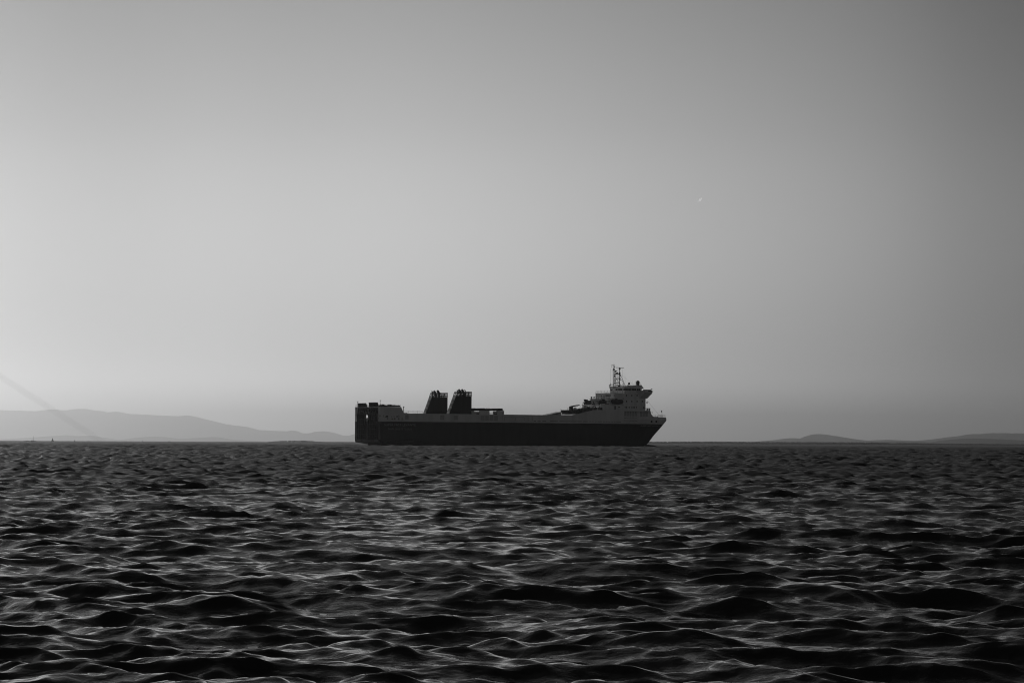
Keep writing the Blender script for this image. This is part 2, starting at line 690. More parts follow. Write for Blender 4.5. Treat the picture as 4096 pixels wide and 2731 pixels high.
st_low = [0, 1.5, 3, 5, 7, 9, 12, 15, 18, 26] + list(np.arange(40, 112, 12)) + list(np.arange(112, 186.8, 2.2)) + [187.3]
mb = SB()
loft(mb, st_low, zbot, lambda x: ZP, 12)
hull = part(mb, 'hull', 'hull')
mb = SB()
mb.prism([(2.4, 1.7), (3.1, -1.2), (30, -1.2), (30, 1.2)], 2.5, 16.5)
part(mb, 'skeg', 'hull', hull)
bx, bz = side(2637, 1779, HB)
mb = SB()
mb.ball((bx - 9, HB, -.55), 9.0, 1.9, 1.75, 18, 12)
part(mb, 'bulbous_bow', 'hull', hull, smooth=True)

st_up = [13.4] + [p[0] for p in SHEER[1:7]] + list(np.arange(142, 186.8, 1.6)) + [p[0] for p in SHEER[7:]]
st_up = sorted(set(round(s, 3) for s in st_up))
mb = SB()
loft(mb, st_up, lambda x: ZP, ztop, 6)
topside = part(mb, 'topside', 'upper')

# --- hollow stern block with roof, walls and pillars
ZR = z4(1100, 328)[1]
xr, _ = z4(1530, 325)
mb = SB()
mb.prism([(.02, ZP), (13.4, ZP), (13.4, z4(1585, 500)[1]), (xr, ZR), (.02, ZR)], 0, .45)
part(mb, 'stern_side_wall', 'upper')
mb = SB()
for x0, x1 in ((.02, 6.3), (11.2, 13.4)):
    mb.box(x0, x1, BEAM - .45, BEAM, ZP, ZR if x1 < 13 else ZR - 2.2)
zh0, zh1 = s4(590, 645)[1], s4(590, 572)[1]
mb.box(6.3, 11.2, BEAM - .45, BEAM, ZP, zh0 - .3)
mb.box(6.3, 11.2, BEAM - .45, BEAM, zh1 + .5, ZR)
part(mb, 'stern_side_wall', 'upper')
mb = SB()
mb.box(.02, xr, .45, BEAM - .45, ZR - .5, ZR - .03)
part(mb, 'stern_roof', 'upper_grey')
mb = SB()
for xa, xb in ((217, 290), (870, 945)):
    ya, yb = s4(xa, 700)[0], s4(xb, 700)[0]
    mb.box(-.02, .6, max(min(ya, yb), 0.0), min(max(ya, yb), BEAM), ZP, ZR)
    part(mb, 'stern_pillar', 'upper')
    mb = SB()
ya, yb = s4(605, 700)[0], s4(540, 700)[0]
mb.box(-.02, .6, ya, yb, ZP, zh0)
part(mb, 'stern_pillar', 'upper')
mb = SB()
mb.box(.05, .6, ya, yb, zh1, s4(590, 345)[1])
part(mb, 'stern_beam', 'steel')

# plates added on the lower stern pillars, skylight painted in as paler grey
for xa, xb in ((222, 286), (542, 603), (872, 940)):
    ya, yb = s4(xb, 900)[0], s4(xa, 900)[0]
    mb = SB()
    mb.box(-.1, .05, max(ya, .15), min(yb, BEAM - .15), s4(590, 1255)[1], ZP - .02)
    part(mb, 'skylit_plate', 'skylit_rust')
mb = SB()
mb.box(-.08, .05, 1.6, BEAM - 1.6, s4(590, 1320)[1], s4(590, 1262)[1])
part(mb, 'stern_sill', 'skylit_rust')

# --- two stern ramps: plate, ribs and folded flap
for tagx, ribs, flap in (((290, 530), (350, 408, 468), ((302, 470), (478, 528))),
                         ((608, 862), (667, 728, 790), ((614, 786), (797, 856)))):
    ya, yb = s4(tagx[1], 800)[0], s4(tagx[0], 800)[0]
    zb, zm, zc, zt = s4(400, 1252)[1], s4(400, 540)[1], s4(400, 420)[1], s4(400, 318)[1]
    mb = SB()
    mb.prism([(-.42, zb), (-.12, zb), (-.12, zm), (.45, zc), (.45, zt), (.15, zt), (.15, zc), (-.42, zm)], ya, yb)
    ramp = part(mb, 'stern_ramp', 'ramp')
    for rx in (tagx[0] + 6,) + ribs + (tagx[1] - 6,):
        yc = s4(rx, 800)[0]
        mb = SB()
        w = .11
        mb.box(-.62, -.42, yc - w, yc + w, zb, zm)
        mb.prism([(-.62, zm), (-.42, zm), (.15, zc), (-.05, zc)], yc - w, yc + w)
        part(mb, 'rib', 'rib', ramp)
    for ry in (540, 680, 820, 965, 1105, 1250):
        zc2 = s4(400, ry)[1]
        mb = SB()
        mb.box(-.58, -.42, ya, yb, zc2 - .09, zc2 + .09)
        part(mb, 'rib', 'rib', ramp)
    for ry, side_pair in ((608, 1), (1168, 1)):
        zc2 = s4(400, ry)[1]
        q = (yb - ya) / 4.4
        for a_, b_ in ((ya, ya + q), (yb - q, yb)):
            mb = SB()
            mb.box(-.55, -.42, a_, b_, zc2 - .08, zc2 + .08)
            part(mb, 'rib', 'rib', ramp)
    ztop_f = s4(700, 207 if tagx[0] > 500 else 222)[1]
    for fa_, fb_ in flap:
        y0, y1 = s4(fb_, 260)[0], s4(fa_, 260)[0]
        mb = SB()
        mb.prism([(.1, zt - .15), (.95, zt - .5), (.12, ztop_f), (-.25, ztop_f)], y0, y1)
        part(mb, 'flap', 'ramp', ramp)

# --- posts and machinery on the stern block
def post(x, y, z0, z1_, r, head=True):
    mb = SB()
    mb.tube((x, y, z0), (x, y, z1_), r)
    p = part(mb, 'lamp_post', 'steel')
    mb = SB()
    mb.box(x - .1, x + .55, y - .2, y + .2, z1_ - .05, z1_ + .22)
    part(mb, 'lamp_head', 'steel', p)


post(.5, s4(258, 200)[0], ZR, s4(258, 190)[1], .09)
x, z = z4(932, 158, .5)
post(x, .5, ZR, z, .1)
x, z = z4(1594, 335, .4)
post(x, .4, z4(1594, 515)[1] - .3, z, .17)
for outline in ([(978, 326), (978, 285), (1000, 268), (1022, 256), (1045, 268), (1065, 278), (1130, 288), (1130, 326)],
                [(1195, 326), (1195, 285), (1240, 264), (1292, 290), (1292, 326)],
                [(1310, 326), (1310, 292), (1355, 278), (1400, 290), (1500, 292), (1505, 326)]):
    mb = SB()
    mb.prism([z4(a, b, 1.2) for a, b in outline], 1.2, 4.0)
    part(mb, 'mooring_winch', 'black')


def rail(x0, x1, y, z, h=1.1, step=1.5, rows=3, name='railing', m='steel', y2=None, zb=None, parent=None, r=.045):
    """posts and rails from (x0, y) to (x1, y2)"""
    y2 = y if y2 is None else y2
    zb = z if zb is None else zb
    n = max(1, int(math.hypot(x1 - x0, y2 - y) / step))
    mb = SB()
    for i in range(n + 1):
        t = i / n
        mb.tube((x0 + (x1 - x0) * t, y + (y2 - y) * t, z + (zb - z) * t), (x0 + (x1 - x0) * t, y + (y2 - y) * t, z + (zb - z) * t + h), r, n=4)
    for k in range(rows):
        hh = h * (k + 1) / rows
        mb.tube((x0, y, z + hh), (x1, y2, zb + hh), r * .9, n=4)
    return part(mb, name, m, parent)


rail(1.8, xr - .2, .3, ZR, 1.15, 1.2)
rail(.3, xr - .2, BEAM - .3, ZR, 1.15, 1.2)
rail(.2, .2, .4, ZR, 1.15, 1.6, y2=BEAM - .4)
x0, z0 = z1(840, 945)
x1, z1_ = z1(1120, 948)
rail(x0, x1, .15, z0 - .05, 1.35, 2.7, 3, zb=z1_ - .05)
mb = SB()
mb.box(z4(1590, 500)[0], z4(1712, 500)[0], .1, .6, z4(1600, 522)[1] - .1, z4(1600, 505)[1])
part(mb, 'fairlead', 'steel')

# --- printed signs on the stern quarter
def decal(poly, y=-.03, name='emblem', m='emblem', pf=z4, parent=None):
    mb = SB()
    mb.prism([pf(a, b) for a, b in poly], y, .0)
    return part(mb, name, m, topside if parent is None else parent)


def rect(a, b, c, d):
    return [(a, b), (c, b), (c, d), (a, d)]


def disc(cx, cy, r, n=14):
    return [(cx + r * math.cos(2 * PI * i / n), cy + r * math.sin(2 * PI * i / n)) for i in range(n)]


decal(rect(915, 565, 935, 622))
decal(rect(1010, 562, 1033, 628), m='louvre')
decal([(1058, 628), (1075, 610), (1090, 606), (1098, 582), (1158, 582), (1158, 615), (1145, 630)])
for a in ((1255, 600, 1268, 627), (1290, 600, 1310, 612), (1325, 600, 1350, 618)):
    decal(rect(*a))
decal([(1390, 615), (1398, 595), (1420, 588), (1430, 600), (1425, 630), (1400, 628)])
decal(disc(1455, 598, 33), m='louvre')
for a in ((895, 666, 13), (1135, 668, 20), (1272, 676, 19)):
    decal(disc(*a))
for cx in (1344, 1457):
    decal([(cx - 20, 650), (cx + 20, 650), (cx + 22, 690), (cx + 30, 700), (cx - 30, 700), (cx - 22, 690)])
    decal(rect(cx - 4, 655, cx + 4, 690), -.05, m='upper')
decal([(1540, 690), (1548, 625), (1562, 620), (1570, 655), (1582, 680), (1580, 690)], m='louvre')
for a in ((910, 690, 948, 696), (982, 692, 1088, 698), (1168, 694, 1232, 700), (1532, 697, 1594, 706), (1295, 698, 1325, 702)):
    decal(rect(*a))

# --- funnels
def funnel(ystar, pxs, name='funnel'):
    """pxs: base aft, top aft, top fore, base fore as seen on the funnel's starboard face; last pixel row of the lattice"""
    (xa, za), (xb, zb), (xc, zc), (xd, zd) = [z6(a, b, ystar) for a, b in pxs]
    wdt = 2.9
    y0, y1 = ystar, ystar + wdt
    zc = zb
    zl = zb - 2.25                              # lower edge of the open lattice
    t = (zl - za) / (zb - za)
    xl = xa + (xb - xa) * t
    mb = SB()
    mb.prism([(xa + .02, 16.0), (xl + .02, zl), (xd, zl), (xd, 16.0)], y0, y1)
    f = part(mb, name, 'funnel')
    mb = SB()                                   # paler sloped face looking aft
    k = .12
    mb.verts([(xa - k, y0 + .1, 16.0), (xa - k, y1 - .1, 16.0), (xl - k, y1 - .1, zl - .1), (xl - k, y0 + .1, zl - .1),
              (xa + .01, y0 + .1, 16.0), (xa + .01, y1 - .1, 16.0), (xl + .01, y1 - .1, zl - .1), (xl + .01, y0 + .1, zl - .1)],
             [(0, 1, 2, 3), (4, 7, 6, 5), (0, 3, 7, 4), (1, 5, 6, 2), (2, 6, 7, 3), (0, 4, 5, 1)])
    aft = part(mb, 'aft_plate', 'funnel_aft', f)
    for tt in (.18, .44, .68):                  # darker panels let into it
        z_a = 16.0 + (zl - 16.0) * tt
        z_b = z_a + 1.5
        xq = lambda z: xa - k - .02 + (xl - xa) * (z - za) / (zl - za)
        mb = SB()
        mb.verts([(xq(z_a) - .03, y0 + .5, z_a), (xq(z_a) - .03, y1 - .5, z_a), (xq(z_b) - .03, y1 - .5, z_b), (xq(z_b) - .03, y0 + .5, z_b),
                  (xq(z_a) + .05, y0 + .5, z_a), (xq(z_a) + .05, y1 - .5, z_a), (xq(z_b) + .05, y1 - .5, z_b), (xq(z_b) + .05, y0 + .5, z_b)],
                 [(0, 1, 2, 3), (4, 7, 6, 5), (0, 3, 7, 4), (1, 5, 6, 2), (2, 6, 7, 3), (0, 4, 5, 1)])
        part(mb, 'hatch', 'funnel', f)
    # open lattice round the top: three rows of slots
    mb = SB()
    rows = 3
    gap = (zb - zl) / rows
    xat = lambda z: xa + (xb - xa) * (z - za) / (zb - za)
    for yy in (y0 + .06, y1 - .06):
        for r_ in range(rows + 1):
            zz = zl + gap * r_
            mb.box(xat(zz), xd, yy - .06, yy + .06, zz - (.235 if r_ else .05), zz + (.235 if r_ < rows else .05))
        for tx in (0, .10, .2, .3, .4, .5, .62, .76, .83, .9, 1):
            mb.verts([(xat(zl) + (xd - xat(zl)) * tx + s * .13, yy - .05, zl) for s in (-1, 1)] +
                     [(xat(zb) + (xd - xat(zb)) * tx + s * .13, yy - .05, zb) for s in (1, -1)] +
                     [(xat(zl) + (xd - xat(zl)) * tx + s * .13, yy + .05, zl) for s in (-1, 1)] +
                     [(xat(zb) + (xd - xat(zb)) * tx + s * .13, yy + .05, zb) for s in (1, -1)],
                     [(0, 1, 2, 3), (4, 7, 6, 5), (0, 4, 5, 1), (1, 5, 6, 2), (2, 6, 7, 3), (3, 7, 4, 0)])
    for r_ in range(rows + 1):
        zz = zl + gap * r_
        for xx in (xat(zz), xd - .12):
            mb.box(xx, xx + .12, y0, y1, zz - .12, zz + .12)
    for ty in (0, .5, 1):
        yy = y0 + .05 + (y1 - y0 - .1) * ty
        mb.tube((xat(zl) + .06, yy, zl), (xat(zb) + .06, yy, zb), .07, n=4)
        mb.tube((xd - .06, yy, zl), (xd - .06, yy, zb), .09, n=4)
    lat = part(mb, 'lattice', 'funnel', f)
    return f, (xb, xd, zb, zl, y0, y1)


def pipe(f, cx, topz, zlow, r, y, lean):
    """exhaust pipe with its mouth bent aft"""
    pts = [(cx, y, zlow)]
    zt = topz - r * 1.1
    for i in range(7):
        a = math.radians(58) * i / 6
        rad = lean
        pts.append((cx - rad * (1 - math.cos(a)), y, zt - lean * .8 + rad * math.sin(a)))
    mb = SB()
    mb.path(pts, r, 10)
    for p in pts[1:-1]:
        mb.ball(p, r * .99, nu=10, nv=6)
    part(mb, 'exhaust_pipe', 'black', f, smooth=False)


fa_, g = funnel(0.25, [(848, 836), (1058, 283), (1400, 283), (1400, 838)])
xb, xd, zb, zl, y0, y1 = g
for px_, py_, r in ((1062, 240, .28), (1122, 213, .62), (1198, 213, .62), (1248, 232, .24)):
    X, Z = z6(px_ + (8 if r > .5 else 0), py_, 1.7)
    pipe(fa_, X, Z, zl - .3, r, 1.7, 2.6 if r > .5 else 1.2)
fb_, g = funnel(BEAM - 3.15, [(265, 828), (461, 312), (805, 312), (805, 828)])
xb, xd, zb, zl, y0, y1 = g
for px_, py_, r in ((436, 262, .32), (508, 248, .62), (592, 238, .62)):
    X, Z = z6(px_ + (8 if r > .5 else 0), py_, BEAM - 1.7)
    pipe(fb_, X, Z, zl - .3, r, BEAM - 1.7, 2.6 if r > .5 else 1.2)

# --- casing and canopy forward of the funnels
def pbox(pf, a, b, c, d, y0, y1, name, m, parent=None, off=0.0):
    (xa, za), (xb, zb) = pf(a, b, y0), pf(c, d, y0)
    mb = SB()
    mb.box(xa, xb, y0 + off, y1, za, zb)
    return part(mb, name, m, parent)


cas = pbox(z6, 1600, 752, 1845, 862, .45, .95, 'casing_wall', 'house')
pbox(z6, 1452, 778, 1600, 862, .62, 1.3, 'casing_wall', 'upper_grey')
pbox(z6, 1940, 768, 2040, 862, .62, 1.1, 'casing_wall', 'upper_grey')
pbox(z6, 2040, 757, 2205, 865, .45, 1.6, 'casing_wall', 'house')
pbox(z6, 1525, 822, 1585, 846, .5, .62, 'opening', 'black')
pbox(z6, 1958, 822, 2030, 848, .5, .62, 'opening', 'black')
pbox(z6, 2165, 792, 2182, 848, .40, .45, 'door', 'louvre')
mb = SB()
mb.prism([z6(a, b, .5) for a, b in ((1402, 698), (1470, 696), (1480, 691), (1500, 696), (1725, 693), (1735, 703), (1960, 703),
                                    (2030, 697), (2168, 700), (2175, 735), (2200, 756), (1402, 765))], .5, 3.6)
part(mb, 'canopy', 'black')
mb = SB()
X, Z = z6(1425, 808, .6)
mb.tube((X, .5, Z), (X, 1.3, Z), 1.25, n=18)
part(mb, 'fan_housing', 'upper_grey')
mb = SB()
for i in range(9):
    t = 2 * PI * i / 9
    a, b = t, t + 2 * PI / 9
    X, Z = z6(1806, 694, 1.5)
    mb.tube((X + .9 * math.cos(a), 1.5, Z + .28 * math.sin(a)), (X + .9 * math.cos(b), 1.5, Z + .28 * math.sin(b)), .05, n=4)
part(mb, 'hoop', 'steel')
X0, Z0 = z6(1850, 850, .8)
X1, Z1 = z6(1940, 850, .8)
rail(X0, X1, .85, Z0 - .1, 1.25, .55, 4)

# --- louvred vents and the row of openings along the topside
def hull_panel(pf, a, b, c, d, name='vent', m='louvre', t=.05, slats=0):
    """plate that follows the hull surface"""
    pts = []
    for (p, q) in ((a, b), (c, b), (c, d), (a, d)):
        y = 0.0
        for _ in range(8):
            x, z = pf(p, q, y)
            y = HB - hb(min(x, xs(z)), z)
        pts.append((x, y, z))
    mb = SB()
    vs = [(x, y - t, z) for x, y, z in pts] + [(x, y + .05, z) for x, y, z in pts]
    mb.verts(vs, [(0, 1, 2, 3), (4, 7, 6, 5), (0, 4, 5, 1), (1, 5, 6, 2), (2, 6, 7, 3), (3, 7, 4, 0)])
    o = part(mb, name, m, topside)
    if slats:
        mb = SB()
        for i in range(slats):
            u = (i + .5) / slats
            q0 = Vector(pts[0]).lerp(Vector(pts[3]), u)
            q1 = Vector(pts[1]).lerp(Vector(pts[2]), u)
            mb.verts([(q0.x, q0.y - t - .07, q0.z - .05), (q1.x, q1.y - t - .07, q1.z - .05), (q1.x, q1.y - t, q1.z + .05), (q0.x, q0.y - t, q0.z + .05),
                      (q0.x, q0.y - t, q0.z - .05), (q1.x, q1.y - t, q1.z - .05)],
                     [(0, 1, 2, 3), (0, 4, 5, 1), (4, 3, 2, 5), (0, 3, 4), (1, 5, 2)])
        part(mb, 'slats', 'upper_grey', o, kind='stuff')
    return o


for a in ((861, 966, 911, 1034), (1384, 971, 1443, 1040), (1588, 973, 1646, 1042)):
    hull_panel(z1, *a, slats=9)
for a in ((342, 762, 414, 850), (426, 762, 498, 850), (510, 762, 582, 850), (592, 764, 664, 850)):
    hull_panel(z2, *a, slats=9)
for a in ((1192, 862, 1230, 940), (1236, 862, 1274, 940), (1280, 863, 1312, 940), (1320, 864, 1356, 941), (1364, 864, 1400, 941),
          (1192, 958, 1230, 1018), (1236, 958, 1274, 1018), (1280, 958, 1312, 1020), (1320, 959, 1356, 1021), (1364, 960, 1400, 1022),
          (1450, 866, 1484, 946), (1492, 866, 1526, 947), (1534, 867, 1570, 948)):
    hull_panel(z3, *a, slats=8)
for a, b in ((1340, 1385), (1410, 1470), (1500, 1575), (1645, 1718), (1725, 1790), (1825, 1870), (1880, 1945), (1960, 2080), (2090, 2155),
             (2170, 2235), (2265, 2300), (2312, 2350)):
    hull_panel(z2, a, 861 + (a - 1340) * .008, b, 870 + (a - 1340) * .008, 'freeing_port', 'black', .02)
for a, b in ((0, 45), (55, 100), (150, 205), (215, 325), (340, 415), (430, 510), (540, 570), (585, 605), (635, 652), (683, 698), (728, 745),
             (765, 800), (802, 835), (850, 885), (893, 928), (937, 972), (980, 1020), (1030, 1052), (1065, 1100), (1102, 1145)):
    hull_panel(z3, a, 1019 + a * .007, b, 1026 + a * .007, 'freeing_port', 'black', .02)
for a in (rect(1620, 1014, 1646, 1041), rect(1697, 1012, 1722, 1041)):
    hull_panel(z3, a[0][0], a[0][1], a[2][0], a[2][1], 'mooring_port', 'black', .03)
hull_panel(z3, 1745, 982, 1786, 1003, 'draught_plate', 'white', .03)
hull_panel(z3, 1640, 982, 1684, 1000, 'draught_plate', 'house', .03)
# pipe runs on the topside, forward of the casing
mb = SB()


def onhull(pf, a, b, off=-.08):
    x, z = pf(a, b, 0)
    return (x, off, z)


for pts in ([(760, 860), (790, 858), (790, 790), (975, 790), (990, 795)], [(795, 855), (1000, 860), (1130, 858)], [(990, 790), (1000, 805), (995, 830), (1000, 858)],
            [(1000, 792), (1150, 790), (1162, 795), (1160, 850)], [(1160, 858), (1320, 862)], [(1245, 800), (1245, 860)], [(1310, 775), (1315, 860)]):
    mb.path([onhull(z2, *p) for p in pts], .1, 4)
part(mb, 'pipework', 'louvre', topside)
mb = SB()
mb.path([onhull(z2, a, b) for a, b in ((752, 752), (752, 865))], .08, 4)
part(mb, 'pipework', 'louvre', topside)

# --- superstructure
YS, YP = 6.0, BEAM - 6.0


YT, YTP = 4.0, BEAM - 3.6                     # the lower decks are wider than the wheelhouse


def aftp(X, px, py):
    """pixel -> (y, z) on the crosswise plane at X"""
    d = ray(2200 + px / 4.02, 1430 + py / 4.02)
    o = CAM - C0
    k = (X - o @ U) / (d @ U)
    p = o + k * d
    return float(p @ V), float(p[2])


XFRONT = z3(1537, 700, YT)[0]


def tier(x0, ytop, ybot, name, m='house'):
    """one storey; x0 is the pixel of its aft port corner, ytop its roof at the starboard corner"""
    xa = z3(x0, ytop, YTP)[0]
    zt, zb_ = ytop, ybot
    mb = SB()
    mb.box(xa, XFRONT, YT, YTP, zb_, zt)
    return part(mb, name, m), (xa, XFRONT, zb_, zt)


ZT = [z3(1300, q, YT)[1] for q in (880, 756, 664, 572)]
t0, b0 = tier(520, ZT[1], ZT[0], 'deckhouse')
t1, b1 = tier(650, ZT[2], ZT[1] + .01, 'deckhouse')
t2, b2 = tier(735, ZT[3], ZT[2] + .01, 'deckhouse')
for bb, nx_ in ((b0, b1), (b1, b2), (b2, None)):
    mb = SB()
    mb.box(bb[0] - .35, bb[0] + .3, YT - .3, YTP + .3, bb[3] - .16, bb[3] + .05)
    part(mb, 'deck_edge', 'upper_grey')


def awin(bb, x0, y0, x1, y1, name='window', m='pane', parent=None):
    """window in the aft face of a storey"""
    (ya, za), (yb, zb_) = aftp(bb[0], x0, y0), aftp(bb[0], x1, y1)
    mb = SB()
    mb.box(bb[0] - .06, bb[0] + .05, ya, yb, za, zb_)
    return part(mb, name, m, parent)


# --- fixed ramp and raised car deck forward
mb = SB()
mb.prism([z2(a, b, 3) for a, b in ((1572, 752), (1840, 691), (1858, 691), (1858, 770), (1572, 770))], 3.0, 7.5)
part(mb, 'deck_ramp', 'upper_grey')
mb = SB()
mb.prism([z2(a, b, 2.9) for a, b in ((1700, 738), (1835, 712), (1835, 722), (1700, 745))], 2.9, 3.0)
part(mb, 'ramp_stripe', 'black')
mb = SB()
xd0 = z3(176, 860, 14.0)[0]
zd1, zd0 = z3(500, 841, 2.2)[1], z3(383, 880, 2.2)[1]
mb.box(xd0, b0[0] + 3, 2.2, 14.0, zd0, zd1)
deck2 = part(mb, 'raised_deck', 'black')
mb = SB()
mb.box(xd0 + .5, b0[0] + 3, .4, 13.8, 15.9, zd0 - .01)
part(mb, 'deck_shade', 'black')  # black block paints in the shadow under the open raised deck
rail(xd0 + .1, xd0 + .1, 2.4, zd1, 1.1, 1.2, 3, y2=8.0)
X, Z = z3(165, 872, 13)
rail(X, X + .8, 13, Z, 1.4, .4, 2)
# deck crane
crx, crz = z3(352, 845, 3.0)
mb = SB()
mb.prism([z3(a, b, 2.5) for a, b in ((333, 845), (333, 782), (372, 778), (372, 845))], 2.5, 4.0)
crane = part(mb, 'crane_post', 'steel')
mb = SB()
mb.prism([z3(a, b, 2.9) for a, b in ((334, 780), (400, 765), (470, 756), (485, 766), (470, 769), (372, 792))], 2.9, 3.6)
part(mb, 'crane_jib', 'steel', crane)
mb = SB()
mb.tube((*z3(480, 764, 3.2)[:1], 3.2, z3(480, 764, 3.2)[1]), (z3(490, 790, 3.2)[0], 3.2, z3(490, 790, 3.2)[1]), .06, n=4)
mb.tube((z3(470, 765, 3.2)[0], 3.2, z3(470, 765, 3.2)[1]), (z3(385, 806, 3.2)[0], 3.2, z3(385, 806, 3.2)[1]), .05, n=4)
part(mb, 'crane_cable', 'steel', crane)
# clutter on the raised deck: low boxes, bollards and pipes
for a, b, c in ((385, 405, 815), (408, 425, 806), (430, 480, 820), (482, 520, 812), (520, 575, 806), (578, 640, 800), (645, 700, 808), (700, 760, 800), (765, 842, 801)):
    (xa, za), (xb_, zb_) = z3(a, 848, 3.0), z3(b, c, 3.0)
    mb = SB()
    mb.prism([(xa, za), (xb_, za), (xb_ - .1, zb_ - .15), (xb_ - .5, zb_), (xa + .3, zb_ - .1)], 2.6 + random.uniform(0, .5), 5.0)
    part(mb, 'deck_locker', 'steel')

# bridge deck with its wheelhouse
xa, (xf, _) = z3(965, 572, YP)[0], z3(1470, 572, YS)
zb3 = ZT[3]
BW = (xa, 0, 0, 0)
zsill, zhead, zroof = z3(1200, 531, YS)[1], z3(1200, 494, YS)[1], z3(1180, 462, YS)[1]
zr2 = z3(1465, 441, YS)[1]
xw, xtop = z3(1470, 531, YS)[0], z3(1478, 490, YS)[0]
xs2 = xa + .3
xo = z3(1505, 488, YS)[0]
mb = SB()
mb.prism([(xa, zb3 - .02), (xf, zb3 - .02), (xw, zsill), (xtop, zhead), (xtop, zhead + .05), (xs2, zhead + .1), (xs2, z3(1180, 472, YS)[1]), (xa, z3(1180, 472, YS)[1])], YS + .01, YP - .01)
wheelhouse = part(mb, 'wheelhouse', 'house')
mb = SB()
mb.prism([(xs2 - .4, zhead + .03), (xo, zhead + .03), (z3(1465, 441, YS)[0], zr2), (xs2 - .4, z3(1180, 460, YS)[1])], YS - .35, YP + .35)
roof = part(mb, 'wheelhouse_roof', 'house')
mb = SB()
mb.box(xa - .3, xa + .4, YS - .3, YP + .3, z3(1180, 472, YS)[1], z3(1180, 461, YS)[1])
part(mb, 'roof_edge', 'upper_grey')
# bridge wing to starboard, and its twin to port
wx1 = XFRONT + 1.0
wx0 = wx1 - 5.2
zw_top, zw_bot = z3(1560, 531, 2)[1], z3(1560, 572, 2)[1]
zbr = z3(1540, 662, YS)[1]
for sgn in (1, -1):
    fy = (lambda y: y) if sgn == 1 else (lambda y: BEAM - y)
    mb = SB()
    mb.prism_x([(fy(YS), zw_top), (fy(-.9), zw_top + .05), (fy(-.9), zw_bot + .35), (fy(-.3), zw_bot - .25), (fy(YT), zbr), (fy(YS), zbr)], wx0, wx1)
    wing = part(mb, 'bridge_wing', 'house')
    mb = SB()
    mb.box(wx0 + .5, wx1 - .6, fy(-.4), fy(1.3), zw_top + .05, zw_top + .5)
    part(mb, 'wing_console', 'steel', wing)
    mb = SB()
    xl_, yl_ = wx1 - .5, fy(-.7)
    mb.tube((xl_, yl_, zw_top), (xl_, yl_, zw_top + .7), .07, n=5)
    mb.box(xl_ - .35, xl_ + .35, yl_ - .2, yl_ + .2, zw_top + .6, zw_top + .95)
    part(mb, 'searchlight', 'steel', wing)
mb = SB()
mb.box(wx0 + 2.2, wx1 - .4, -.94, -.9, zw_bot + .75, zw_bot + 1.25)
part(mb, 'wing_opening', 'black')


def win(x0, y0, x1, y1, y=YS, name='window', m='glass', parent=None, t=.06):
    (xa, za), (xb_, zb_) = z3(x0, y0, y), z3(x1, y1, y)
    mb = SB()
    mb.box(xa, xb_, y - t, y + .05, za, zb_)
    return part(mb, name, m, parent)


for a, b in ((970, 1002), (1055, 1087), (1095, 1166)):
    awin(BW, a, 497, b, 529, m='glass', parent=wheelhouse)
for a, b in ((1180, 1214), (1216, 1254), (1257, 1300), (1310, 1350), (1354, 1385)):
    win(a, 497, b, 529, parent=wheelhouse)
win(1395, 497, 1417, 563, name='door', m='pane', parent=wheelhouse)
win(1422, 497, 1446, 563, name='door', m='pane', parent=wheelhouse)
for cx in (1230, 1315, 1400):
    win(cx - 7, 597, cx + 7, 620, y=YT, parent=t2, m='pane')
for cx in (1230, 1315, 1400, 1485):
    win(cx - 7, 690, cx + 7, 715, y=YT, parent=t1, m='pane')
for a in ((1098, 787, 1108, 803), (1114, 787, 1126, 803), (1200, 785, 1208, 800), (1216, 785, 1224, 812), (1228, 785, 1237, 812), (1265, 788, 1280, 810), (1310, 785, 1319, 812),
          (1329, 785, 1337, 812), (1344, 785, 1352, 812), (1357, 785, 1365, 812), (1388, 785, 1398, 812), (1035, 775, 1045, 835), (1048, 775, 1058, 835),
          ):
    win(*a, y=YT, parent=t0, m='pane')
for a in ((725, 780, 738, 803), (650, 800, 664, 812), (600, 785, 612, 806), (790, 780, 800, 812)):
    awin(b0, *a, parent=t0)
for a in ((905, 597, 918, 622), (922, 597, 933, 622), (938, 597, 949, 622), (953, 597, 961, 622), (968, 600, 978, 618), (822, 602, 832, 622), (856, 602, 866, 618), (1028, 595, 1038, 622)):
    awin(b2, *a, parent=t2)
for a in ((738, 690, 748, 713), (754, 690, 763, 713), (768, 690, 777, 713), (690, 700, 704, 730), (912, 690, 922, 710), (930, 690, 940, 710), (948, 690, 958, 710)):
    awin(b1, *a, parent=t1)


# lifebuoy ring on the front corner
mb = SB()
X, Z = z3(1507, 803, YT)
for i in range(12):
    a, b = 2 * PI * i / 12, 2 * PI * (i + 1) / 12
    mb.tube((X + .42 * math.cos(a), YT - .1, Z + .42 * math.sin(a)), (X + .42 * math.cos(b), YT - .1, Z + .42 * math.sin(b)), .12, n=6)
part(mb, 'lifebuoy', 'emblem')
# side walkway edge, pale line and low bulwark in front of the house
mb = SB()
(xa, za), (xb_, zb_) = z3(1400, 822, 3.2), z3(1537, 828, 3.2)
mb.box(z3(960, 822, 3.2)[0], xb_, 3.0, 3.2, za - .1, za + .05)
part(mb, 'walkway_edge', 'upper_grey')
X, Z = z3(985, 843, 1.0)
X2, _ = z3(1200, 843, 1.0)
rail(X - 9, X2 + 18, .35, 17.7, 1.1, 1.6, 3)

